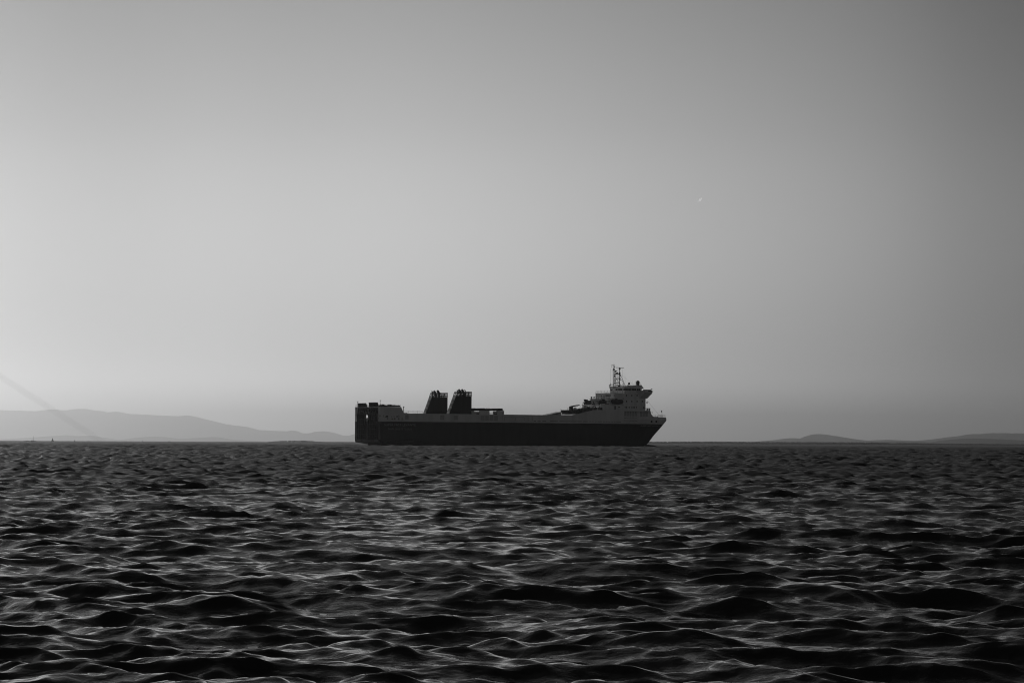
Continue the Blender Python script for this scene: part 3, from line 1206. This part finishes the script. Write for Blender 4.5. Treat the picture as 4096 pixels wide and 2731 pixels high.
# stairs and clutter on the aft starboard face of the house
def stair(pa, pb, y, w=.9):
    (xa, za), (xb_, zb_) = z3(*pa, y), z3(*pb, y)
    mb = SB()
    for yy in (y, y + w):
        mb.tube((xa, yy, za), (xb_, yy, zb_), .12, n=4)
        mb.tube((xa, yy, za + 1.0), (xb_, yy, zb_ + 1.0), .05, n=4)
        for t in (0, .33, .66, 1):
            x_, z_ = xa + (xb_ - xa) * t, za + (zb_ - za) * t
            mb.tube((x_, yy, z_), (x_, yy, z_ + 1.0), .045, n=4)
    for i in range(9):
        t = (i + .5) / 9
        x_, z_ = xa + (xb_ - xa) * t, za + (zb_ - za) * t
        mb.box(x_ - .13, x_ + .13, y, y + w, z_ - .03, z_ + .03)
    part(mb, 'stairway', 'steel')


stair((655, 838), (735, 762), 4.6)
stair((775, 755), (840, 670), 4.8)
stair((860, 668), (905, 590), 5.0)
for a in ((790, 690, 905, 735, 'steel'), (800, 715, 910, 742, 'black'), (845, 672, 885, 690, 'black'), (560, 770, 580, 812, 'upper_grey'), (610, 790, 640, 838, 'steel'),
          (780, 700, 800, 760, 'steel'), (690, 735, 720, 755, 'steel'), (905, 740, 960, 755, 'steel'), (905, 815, 960, 836, 'steel')):
    (xa, za), (xb_, zb_) = z3(a[0], a[1], 5.0), z3(a[2], a[3], 5.0)
    mb = SB()
    mb.box(xa, xb_, 4.7 + random.uniform(-.2, .2), 6.0, zb_, za)
    part(mb, 'deck_box', a[4])
mb = SB()
mb.prism([z3(a, b, 4.4) for a, b in ((785, 678), (848, 664), (885, 670), (885, 680))], 4.4, 6.0)
part(mb, 'awning', 'black')
# rails along the stepped roofs, across the ship and down the sides
rail(b2[0] + .1, b2[0] + .1, YT + .1, b2[3], 1.3, 1.3, 3, y2=YTP - .1)
rail(b2[0] + .1, z3(1175, 560, YS)[0], YT + .1, b2[3], 1.3, 1.4, 3)
rail(b1[0] + .1, b1[0] + .1, YT + .1, b1[3], 1.2, 1.4, 3, y2=YTP - .1)
rail(b0[0] + .1, b0[0] + .1, YT + .1, b0[3], 1.2, 1.4, 3, y2=YTP - .1)
# ventilator cowls and winch house on the port side of the roofs
mb = SB()
yq = YTP - .9
X = z3(668, 640, yq)[0]
Z = z3(668, 632, yq)[1]
mb.tube((X, yq, b1[3]), (X, yq, Z - .3), .22, n=6)
mb.ball((X, yq, Z - .2), .4)
X = z3(708, 640, yq)[0]
mb.tube((X, yq, b1[3]), (X, yq, b1[3] + .8), .2, n=6)
mb.ball((X, yq, b1[3] + .9), .42, nu=8, nv=6)
part(mb, 'vent_cowl', 'steel')
mb = SB()
yq = YTP - 1.6
mb.prism([(x_, b0[3] - .03 if q == 752 else z_) for q, (x_, z_) in ((b, z3(a, b, yq)) for a, b in ((570, 752), (556, 722), (568, 695), (562, 670), (574, 668), (578, 675), (607, 672), (609, 688), (648, 688), (662, 700), (662, 752)))], yq, yq + 1.3)
part(mb, 'winch_house', 'steel')
# foredeck platform at the front of the house
(xa, za), (xb_, zb_) = z3(1540, 850, 5.0), z3(1606, 812, 5.0)
mb = SB()
mb.box(xa, xb_, 4.5, 9.0, zb_ - .2, zb_)
for x_ in (xa + .6, xa + 2.0, xb_ - 1.6, xb_ - .25):
    mb.box(x_ - .22, x_ + .22, 4.6, 5.0, za - .6, zb_ - .2)
mb.box(xa, xb_ - 1.6, 4.6, 4.7, za - .1, za + .35)
part(mb, 'foredeck_platform', 'upper_grey')

# --- mast on the wheelhouse top
YM = HB


def m3(x, y, l=YM):
    a, b = z3(x, y, l)
    return (a, l, b)


ZTOP = z3(1028, 470, YM)[1] - 1.0
mb = SB()
p = m3(1028, 118)
mb.tube((p[0], YM, ZTOP), p, .34, .2, n=8)
mb.tube(p, m3(1029, 88), .07, n=5)
mast = part(mb, 'mast', 'steel')
for x_, yt, r in ((1057, 212, .13), (1092, 268, .07), (1121, 178, .22)):
    p = m3(x_, yt)
    mb = SB()
    mb.tube((p[0], YM, ZTOP), p, r, n=6)
    part(mb, 'mast_leg', 'steel', mast)
for y_, r in ((265, .22), (336, .18), (405, .2)):
    mb = SB()
    a, b = m3(1028, y_), m3(1123, y_)
    mb.tube(a, b, r, n=6)
    for x_, s in ((1032, 1), (1060, 1), (1117, -1)):
        q = m3(x_, y_)
        q2 = m3(x_ + s * 7, y_ + 12)
        mb.tube((q[0], YM, q2[2] - .4), (q2[0], YM, q[2]), .1, n=4)
    part(mb, 'crosstree', 'steel', mast)
mb = SB()
for y_ in range(282, 400, 12):
    mb.tube(m3(1062, y_), m3(1118, y_), .035, n=4)
for x_ in (1078, 1108):
    mb.tube(m3(x_, 275), m3(x_, 455), .035, n=4)
part(mb, 'ladder', 'steel', mast)
mb = SB()
mb.tube(m3(985, 122), m3(1045, 122), .1, n=5)
for a, b in (((988, 122), (990, 160)), ((990, 160), (1028, 158)), ((990, 156), (1020, 128)), ((1043, 120), (1045, 165)), ((1010, 122), (1008, 105))):
    mb.tube(m3(*a), m3(*b), .04, n=4)
part(mb, 'yard', 'steel', mast)
mb = SB()
a, b = m3(1062, 160), m3(1185, 160)
mb.box(a[0], b[0], YM - .15, YM + .15, a[2] - .14, a[2] + .14)
radar = part(mb, 'radar_scanner', 'steel', mast)
mb = SB()
mb.ball(m3(1121, 180), .55, .5, .5, 8, 6)
mb.tube(m3(1121, 180), m3(1121, 160), .16, n=6)
part(mb, 'radar_motor', 'steel', radar)
for a in ((1017, 178, 1036, 205), (1046, 204, 1068, 222), (1062, 237, 1090, 256), (1112, 238, 1128, 264), (1036, 228, 1046, 242), (1036, 140, 1042, 155), (1120, 275, 1131, 300), (1120, 345, 1130, 365),
          (1036, 285, 1044, 312), (1036, 362, 1050, 378), (1100, 440, 1128, 462), (1070, 438, 1084, 448), (985, 428, 1015, 436)):
    p, q = m3(a[0], a[1]), m3(a[2], a[3])
    mb = SB()
    mb.box(p[0], q[0], YM - .35, YM + .35, q[2], p[2])
    part(mb, 'lantern_box', 'steel', mast)
mb = SB()
mb.path([m3(1080, 225), m3(1118, 225)], .07, 4)
mb.path([m3(1083, 190), m3(1092, 190), m3(1090, 222)], .05, 4)
mb.path([m3(1100, 195), m3(1118, 195)], .04, 4)
part(mb, 'bracket', 'steel', mast)
for a, b, r in (((1125, 260), (1195, 410), .1), ((1125, 315), (1210, 452), .1), ((1128, 265), (1215, 455), .06), ((1060, 330), (1150, 455), .09)):
    mb = SB()
    mb.tube(m3(*a), m3(*b), r, n=5)
    part(mb, 'stay', 'steel', mast)
for a, b in (((1160, 165), (1175, 440)), ((1207, 260), (1207, 450)), ((975, 175), (972, 440)), ((1005, 190), (1000, 450)), ((1140, 270), (1345, 436))):
    mb = SB()
    mb.tube(m3(*a), m3(*b), .028, n=4)
    part(mb, 'halyard', 'steel', mast)
# aerials and domes
for x_, y0_, y1_, r in ((974, 408, 475, .09), (958, 430, 475, .06), (1371, 378, 445, .05), (1320, 380, 450, .03), (1455, 400, 445, .04), (1175, 408, 462, .06), (1290, 432, 450, .04), (1345, 430, 446, .04)):
    mb = SB()
    p = m3(x_, y1_, 9.0)
    mb.tube((p[0], 9.0, p[2] - .8), m3(x_, y0_, 9.0), r, n=5)
    if r > .055:
        q = m3(x_, (y0_ * .6 + y1_ * .4), 9.0)
        mb.box(q[0] - .2, q[0] + .2, 8.8, 9.2, q[2] - .25, q[2] + .25)
    part(mb, 'aerial', 'steel')
p = m3(1412, 400, 8.0)
mb = SB()
mb.tube((p[0], 8, p[2] - 4.4), (p[0], 8, p[2] - 1), .28, n=8)
mb.tube((p[0], 8, p[2] - 1.6), (p[0], 8, p[2]), .85, 1.04, n=16)
mb.ball(p, 1.05, nu=18, nv=12)
part(mb, 'satellite_dome', 'steel')
p = m3(1271, 417, 8.0)
mb = SB()
mb.tube((p[0] - .5, 8, p[2] - 4.2), (p[0] - .35, 8, p[2] - 1.0), .45, n=8)
mb.ball(p, .62, nu=12, nv=8)
mb.box(p[0] - 1.0, p[0] - .1, 7.7, 8.3, p[2] - 1.6, p[2] - .8)
part(mb, 'satellite_dome', 'steel')
(xa, za), (xb_, zb_) = z3(962, 470, YS), z3(1180, 462, YS)
rail(xa, xb_, YS, za - .05, 1.2, 1.4, 3)
(xa2, za2), (xb2, zb2) = z3(1185, 456, YS + 1), z3(1460, 441, YS + 1)
rail(xa2, xb2, YS + 1, za2 - .35, .8, 3.0, 2, zb=zb2 - .4, r=.03)

# --- forestay, anchor ball, bow rail and jackstaff
XB = lambda a, b: side(2200 + a / 4.02, 1430 + b / 4.02, HB)
mb = SB()
a, b = m3(1550, 672), m3(1752, 922)
mb.tube(a, b, .035, n=4)
part(mb, 'forestay', 'steel')
mb = SB()
p = m3(1561, 722)
mb.tube((p[0], YM - .4, p[2] - .02), (p[0], YM + .4, p[2]), .02, n=4)
for i in range(10):
    t0_, t1_ = 2 * PI * i / 10, 2 * PI * (i + 1) / 10
    mb.tube((p[0] + .5 * math.cos(t0_), YM, p[2] + .5 * math.sin(t0_)), (p[0] + .5 * math.cos(t1_), YM, p[2] + .5 * math.sin(t1_)), .12, n=5)
mb.tube((p[0], YM, p[2] + .5), m3(1556, 685), .025, n=4)
mb.tube((p[0], YM, p[2] - .5), m3(1564, 812), .025, n=4)
part(mb, 'anchor_ball', 'black')
X, Z = side(2633, 1668.3, HB - 3.0)
X2, Z2 = side(2663, 1668.6, HB)
mb = SB()
zd = ztop(X2 - 2)
rail(X - .5, X2 - .4, HB - 3.4, zd - .05, 1.25, 1.2, 3, y2=HB)
rail(X - .5, X2 - .4, HB + 3.4, zd - .05, 1.25, 1.2, 3, y2=HB)
p = m3(1800, 955)
mb = SB()
mb.tube((p[0], YM, zd - .1), m3(1800, 845), .09, .06, n=5)
js = part(mb, 'jackstaff', 'steel')
mb = SB()
q = m3(1796, 862)
mb.box(q[0] - .25, q[0] + .2, YM - .15, YM + .15, q[2] - .5, q[2] + .4)
part(mb, 'bow_light', 'steel', js)
for a_, b_ in ((1680, 1705), (1715, 1722)):
    (xa, za), (xb_, _) = z3(a_, 955, 9), z3(b_, 948, 9)
    mb = SB()
    mb.box(xa, xb_, 8, 10, za - .8, za + .15)
    part(mb, 'windlass', 'steel')

# --- davits for the lifeboat
for x_ in (1012, 1172):
    mb = SB()
    pts = [z3(x_ + 10, 838, 5.6), z3(x_ + 8, 800, 5.2), z3(x_ - 22 if x_ < 1100 else x_ - 18, 752, 4.4)]
    ys_ = (5.7, 5.2, 3.4)
    mb.path([(q[0], yy, q[1]) for q, yy in zip(pts, ys_)], .2, 6)
    part(mb, 'davit', 'upper_grey')
    mb = SB()
    X, Z = z3(x_ - 22 if x_ < 1100 else x_ - 8, 655, 4.3)
    mb.tube((X, 6.0, Z - 1.4), (X, 4.2, Z), .16, n=6)
    mb.tube((X, 4.2, Z), (X, 3.0, Z - .1), .16, n=6)
    mb.tube((X, 3.0, Z - .1), (X, 3.0, Z - 1.2), .05, n=4)
    part(mb, 'davit', 'steel')

# --- name and home port
def lettering(text, pa, pb, pf, m, taper=True):
    """flat painted letters between the pixel corners pa (top left) and pb (bottom right), laid on the hull"""
    cu = bpy.data.curves.new('lettering', 'FONT')
    cu.body = text
    cu.size = 1.0
    cu.resolution_u = 2
    cu.space_character = 1.08
    ob = bpy.data.objects.new('lettering_curve', cu)
    COL.objects.link(ob)
    bpy.context.view_layer.update()
    dg = bpy.context.evaluated_depsgraph_get()
    me = bpy.data.meshes.new_from_object(ob.evaluated_get(dg))
    bpy.data.objects.remove(ob)
    bpy.data.curves.remove(cu)
    co = np.array([v.co[:] for v in me.vertices])
    lo, hi = co.min(0), co.max(0)
    y = 0.0
    for _ in range(8):
        (x0_, zt_) = pf(*pa, y)
        y = HB - hb(x0_, zt_)
    y2 = 0.0
    for _ in range(8):
        (x1_, zb_) = pf(*pb, y2)
        y2 = HB - hb(x1_, zb_)
    for i, v in enumerate(me.vertices):
        x_ = x0_ + (co[i, 0] - lo[0]) / (hi[0] - lo[0]) * (x1_ - x0_)
        z_ = zb_ + (co[i, 1] - lo[1]) / (hi[1] - lo[1]) * (zt_ - zb_)
        v.co = (x_ - ORG[0], HB - hb(x_, z_) - .05 - ORG[1], z_ - ORG[2])
    me.materials.append(M[m])
    o = bpy.data.objects.new('lettering', me)
    COL.objects.link(o)
    o.parent = hull
    return o


lettering('SUPER FAST LEVANTE', (550, 1095), (1017, 1133), z1, 'letter')
lettering('SANTA CRUZ DE TENERIFE', (608, 1163), (958, 1192), z1, 'letter')
lettering('SUPER FAST LEVANTE', (1462, 1078), (1762, 1110), z3, 'letter')

# ------------------------------------------------------------------ the lifeboat hangs from the davits: a thing of its own
(xa, za), (xb_, zb_) = z3(980, 660, 3.2), z3(1180, 752, 3.2)
lx, lz = (xa + xb_) / 2, min(za, zb_)
LL, LH = (xb_ - xa) / 2, abs(za - zb_)
wp = C0 + U * lx + V * 3.2
boat = empty('lifeboat', (wp[0], wp[1], lz), TH)
tag(boat, 'dark enclosed lifeboat hanging in davits beside the ship deckhouse', 'lifeboat')


def boat_skin(zlo, zhi, widths, ends):
    mb = MB()
    nx, nk = 16, 8
    grid = []
    for i in range(nx + 1):
        t = -1 + 2 * i / nx
        f = (1 - abs(t) ** 3.2) ** .5
        row = []
        for k in range(nk + 1):
            s = k / nk
            zz = zlo(t) + (zhi(t) - zlo(t)) * s
            row.append((t * LL * ends(s), max(widths(s) * f, .02), zz))
        grid.append(row)
    n = nk + 1
    vs, fs = [], []
    for row in grid:
        vs += [(x, -b, z) for x, b, z in row] + [(x, b, z) for x, b, z in row]
    w = 2 * n
    for i in range(nx):
        for k in range(nk):
            a = i * w + k
            fs.append((a, a + w, a + w + 1, a + 1))
            a += n
            fs.append((a, a + 1, a + w + 1, a + w))
        a = i * w
        fs.append((a + nk, a + nk + w, a + nk + n + w, a + nk + n))
        fs.append((a, a + n, a + n + w, a + w))
    for a in (0, nx * w):
        fs.append(tuple(a + q for q in tuple(range(n)) + tuple(range(2 * n - 1, n - 1, -1))))
    mb.verts(vs, fs)
    return mb


boat_skin(lambda t: .35 * t * t, lambda t: LH * .48 + .18 * t * t, lambda s: 1.35 * (.25 + .75 * s ** .5), lambda s: .86 + .14 * s).build('boat_hull', M['boat'], boat, True)
boat_skin(lambda t: LH * .48 + .16 * t * t, lambda t: LH * (.92 - .10 * abs(t) ** 3), lambda s: 1.33 * (1 - .5 * s ** 2.2), lambda s: 1.0 - .1 * s).build('boat_canopy', M['boat'], boat, True)
mb = MB()
mb.box(-LL * .25, -LL * .02, -.4, .4, LH * .86, LH * 1.05)
mb.build('boat_cockpit', M['steel'], boat)
mb = MB()
mb.box(-LL * .9, LL * .9, -1.42, -1.3, LH * .45, LH * .5)
mb.build('rubbing_strake', M['steel'], boat)

# ------------------------------------------------------------------ small craft and marks on the horizon, left
def place(px, py, d):
    p = at(px, py, d)
    return p[0], p[1]


def boat_hull(mb, L_, B_, H_):
    n = 10
    vs, fs = [], []
    for i in range(n + 1):
        t = i / n
        w = B_ / 2 * (1 - max(0, (t - .35) / .65) ** 2.2) * (.8 + .2 * min(1, t * 4))
        zt = H_ * (1 + .25 * max(0, t - .5) ** 2 * 4)
        x = -L_ / 2 + L_ * t
        vs += [(x, -max(w, .03), zt), (x * .94, -max(w * .55, .02), -.3), (x * .94, max(w * .55, .02), -.3), (x, max(w, .03), zt)]
    for i in range(n):
        a = i * 4
        for k in range(4):
            fs.append((a + k, a + 4 + k, a + 4 + (k + 1) % 4, a + (k + 1) % 4))
    fs += [(0, 1, 2, 3), (n * 4 + 3, n * 4 + 2, n * 4 + 1, n * 4)]
    return mb.verts(vs, fs)


x, y = place(134, 1762, 6000)
e = empty('moored_yacht', (x, y, 0), .1)
tag(e, 'distant yacht with a tall bare mast beside the low rocks, far left', 'yacht')
boat_hull(MB(), 12, 3.4, 1.1).build('hull', M['smalldark'], e)
MB().tube((0, 0, .8), (.3, 0, 12.2), .28, .16).build('mast', M['steel'], e)
mb = MB()
mb.tube((.05, 0, 2.4), (-4.6, 0, 2.2), .22)
mb.tube((.2, 0, 11.8), (-5.6, 0, 1.2), .03, n=4)
mb.tube((.2, 0, 11.8), (5.8, 0, 1.3), .03, n=4)
mb.build('boom', M['steel'], e)
MB().prism([(-2.5, 1.0), (2.5, 1.0), (1.8, 1.8), (-2.3, 1.8)], -1.1, 1.1).build('cabin', M['smalldark'], e)

x, y = place(210, 1763, 5200)
e = empty('sailing_dinghy', (x, y, 0), .5)
e.rotation_euler = (math.radians(-9), 0, .5)
tag(e, 'small dark sailboat heeling under a tall sail on the horizon', 'sailboat')
boat_hull(MB(), 6.0, 2.0, .7).build('hull', M['smalldark'], e)
MB().tube((.4, 0, .5), (.4, 0, 7.6), .07).build('mast', M['steel'], e)
mb = MB()
mb.prism([(.35, 1.0), (.3, 7.4), (-.9, 4.6), (-1.9, 2.4), (-2.3, 1.1)], -.03, .03)
mb.build('mainsail', M['sail'], e)
mb = MB()
mb.prism([(.5, 6.4), (2.7, .9), (.7, 1.0)], -.03, .03)
mb.build('jib', M['sail'], e)

x, y = place(298, 1764, 3600)
e = empty('channel_marker', (x, y, 0))
tag(e, 'short dark channel marker post standing on the water', 'navigation mark')
MB().tube((0, 0, -.5), (0, 0, .5), .9, .75, 12).build('float', M['black'], e)
MB().tube((0, 0, .5), (0, 0, 2.0), .45, .35, 10).build('post', M['black'], e)
MB().tube((0, 0, 2.0), (0, 0, 2.6), .5, .5, 10).build('topmark', M['black'], e)

x, y = place(571, 1764.5, 6500)
e = empty('sailing_dinghy', (x, y, 0), 1.0)
tag(e, 'tiny sailboat on the horizon below the middle of the mountain ridge', 'sailboat')
boat_hull(MB(), 4.2, 1.5, .6).build('hull', M['smalldark'], e)
MB().tube((.3, 0, .4), (.3, 0, 4.2), .06).build('mast', M['steel'], e)
mb = MB()
mb.prism([(.25, .8), (.2, 4.0), (-1.5, .9)], -.03, .03)
mb.build('mainsail', M['sail'], e)

for px, d, L_, H_, lab in ((353, 6000, 7.0, 1.1, 'low dark motorboat right of the channel marker post'), (678, 6800, 9.0, 1.5, 'low dark motorboat on the horizon, nearest to the ship stern')):
    x, y = place(px, 1764, d)
    e = empty('motorboat', (x, y, 0), .15)
    tag(e, lab, 'motorboat')
    boat_hull(MB(), L_, L_ * .3, H_ * .55).build('hull', M['smalldark'], e)
    MB().prism([(-L_ * .25, H_ * .5), (L_ * .15, H_ * .5), (L_ * .05, H_ * 1.1), (-L_ * .22, H_ * 1.1)], -L_ * .1, L_ * .1).build('cabin', M['smalldark'], e)

mb = MB()
for i in range(24):
    t = random.random()
    p = at(97 + 42 * t, 1761, 6100 + random.uniform(-20, 20))
    h = random.uniform(.5, 2.4) * (1.0 if .2 < t < .85 else .5)
    mb.ball((p[0], p[1], 0), random.uniform(.8, 2.2), 2.0, h, 7, 5)
tag(mb.build('rocks', M['smalldark']), 'low dark rocks awash at the foot of the bare-masted yacht', kind='structure')

# two wind turbines on the falling shoulder of the mountains
for px, py, lab in ((953, 1702.5, 'thin wind turbine on the mountain shoulder, nearer the ship'), (936, 1700.3, 'thin wind turbine on the mountain shoulder, farther from the ship')):
    p = at(px, py, 95000)
    e = empty('wind_turbine', (p[0], p[1], p[2] - 20))
    tag(e, lab, 'wind turbine', 'wind turbines on the mountain shoulder')
    MB().tube((0, 0, 0), (0, 0, 72), 2.4, 1.4, 8).build('tower', M['steel'], e)
    MB().box(-2, 2, -5, 4, 71, 75).build('nacelle', M['steel'], e)
    for k in range(3):
        t = .5 + k * 2 * PI / 3
        MB().tube((0, -6, 73), (34 * math.sin(t), -6, 73 + 34 * math.cos(t)), 1.6, .4, 5).build('blade', M['steel'], e)

# ------------------------------------------------------------------ twin vapour streaks high in the clear sky
p = at(2800, 799, 30000)
e = empty('vapour_trail', tuple(p))
tag(e, 'short pair of pale vapour streaks in the empty sky above the ship bow', 'contrail')
for ox, oz, ln in ((-8, 0, 48), (9, 2, 52)):
    mb = MB()
    nu_, nv_ = 8, 10                             # an open curved veil of vapour, sunlit through
    vs = [(6.0 * math.sin(PI * b / nv_) * math.cos(PI * a / nu_), -2.2 * math.sin(PI * b / nv_) * math.sin(PI * a / nu_), -ln / 2 * math.cos(PI * b / nv_))
          for b in range(nv_ + 1) for a in range(nu_ + 1)]
    mb.verts(vs, [(b * (nu_ + 1) + a, b * (nu_ + 1) + a + 1, (b + 1) * (nu_ + 1) + a + 1, (b + 1) * (nu_ + 1) + a) for b in range(nv_) for a in range(nu_)])
    s = mb.build('streak', M['vapour'], e, True)
    s.location = (ox, 0, oz)
    s.rotation_euler = (0, math.radians(27), 0)
vn = M['vapour'].node_tree
vo = [n_ for n_ in vn.nodes if n_.type == 'OUTPUT_MATERIAL'][0]
vn.nodes.remove(vn.nodes['Principled BSDF'])
vt = vn.nodes.new('ShaderNodeBsdfTranslucent')
vt.inputs['Color'].default_value = (.97, .97, .97, 1)
vn.links.new(vt.outputs[0], vo.inputs['Surface'])

# ------------------------------------------------------------------ absorbing tube standing in for a slanting dark streak before the mountains
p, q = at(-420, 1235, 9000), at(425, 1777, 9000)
st = MB().tube(tuple(p), tuple(q), 14, 12, 20).build('dark_streak', bpy.data.materials.new('thin_dark_volume'))
sm = st.data.materials[0]
sm.use_nodes = True
so = [n_ for n_ in sm.node_tree.nodes if n_.type == 'OUTPUT_MATERIAL'][0]
sm.node_tree.nodes.remove(sm.node_tree.nodes['Principled BSDF'])
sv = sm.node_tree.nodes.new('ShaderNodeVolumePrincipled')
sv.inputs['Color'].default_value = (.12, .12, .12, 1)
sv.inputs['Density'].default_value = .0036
sm.node_tree.links.new(sv.outputs[0], so.inputs['Volume'])
tag(st, 'faint dark streak slanting down to the horizon at far left', kind='stuff')

# ------------------------------------------------------------------ the air: one closed box of thin haze
HAZE = 2.1e-5
hz = MB().box(-60000, 60000, -3000, 112000, -3.5, 1290).build('haze', bpy.data.materials.new('haze_air'))
hm = hz.data.materials[0]
hm.use_nodes = True
for n_ in list(hm.node_tree.nodes):
    if n_.type != 'OUTPUT_MATERIAL':
        hm.node_tree.nodes.remove(n_)
pv = hm.node_tree.nodes.new('ShaderNodeVolumePrincipled')
pv.inputs['Color'].default_value = (.82, .82, .82, 1)
pv.inputs['Density'].default_value = HAZE
pv.inputs['Anisotropy'].default_value = .86
hm.node_tree.links.new(pv.outputs[0], [n_ for n_ in hm.node_tree.nodes if n_.type == 'OUTPUT_MATERIAL'][0].inputs['Volume'])
tag(hz, 'thin pale haze filling the air over the sea', kind='stuff')
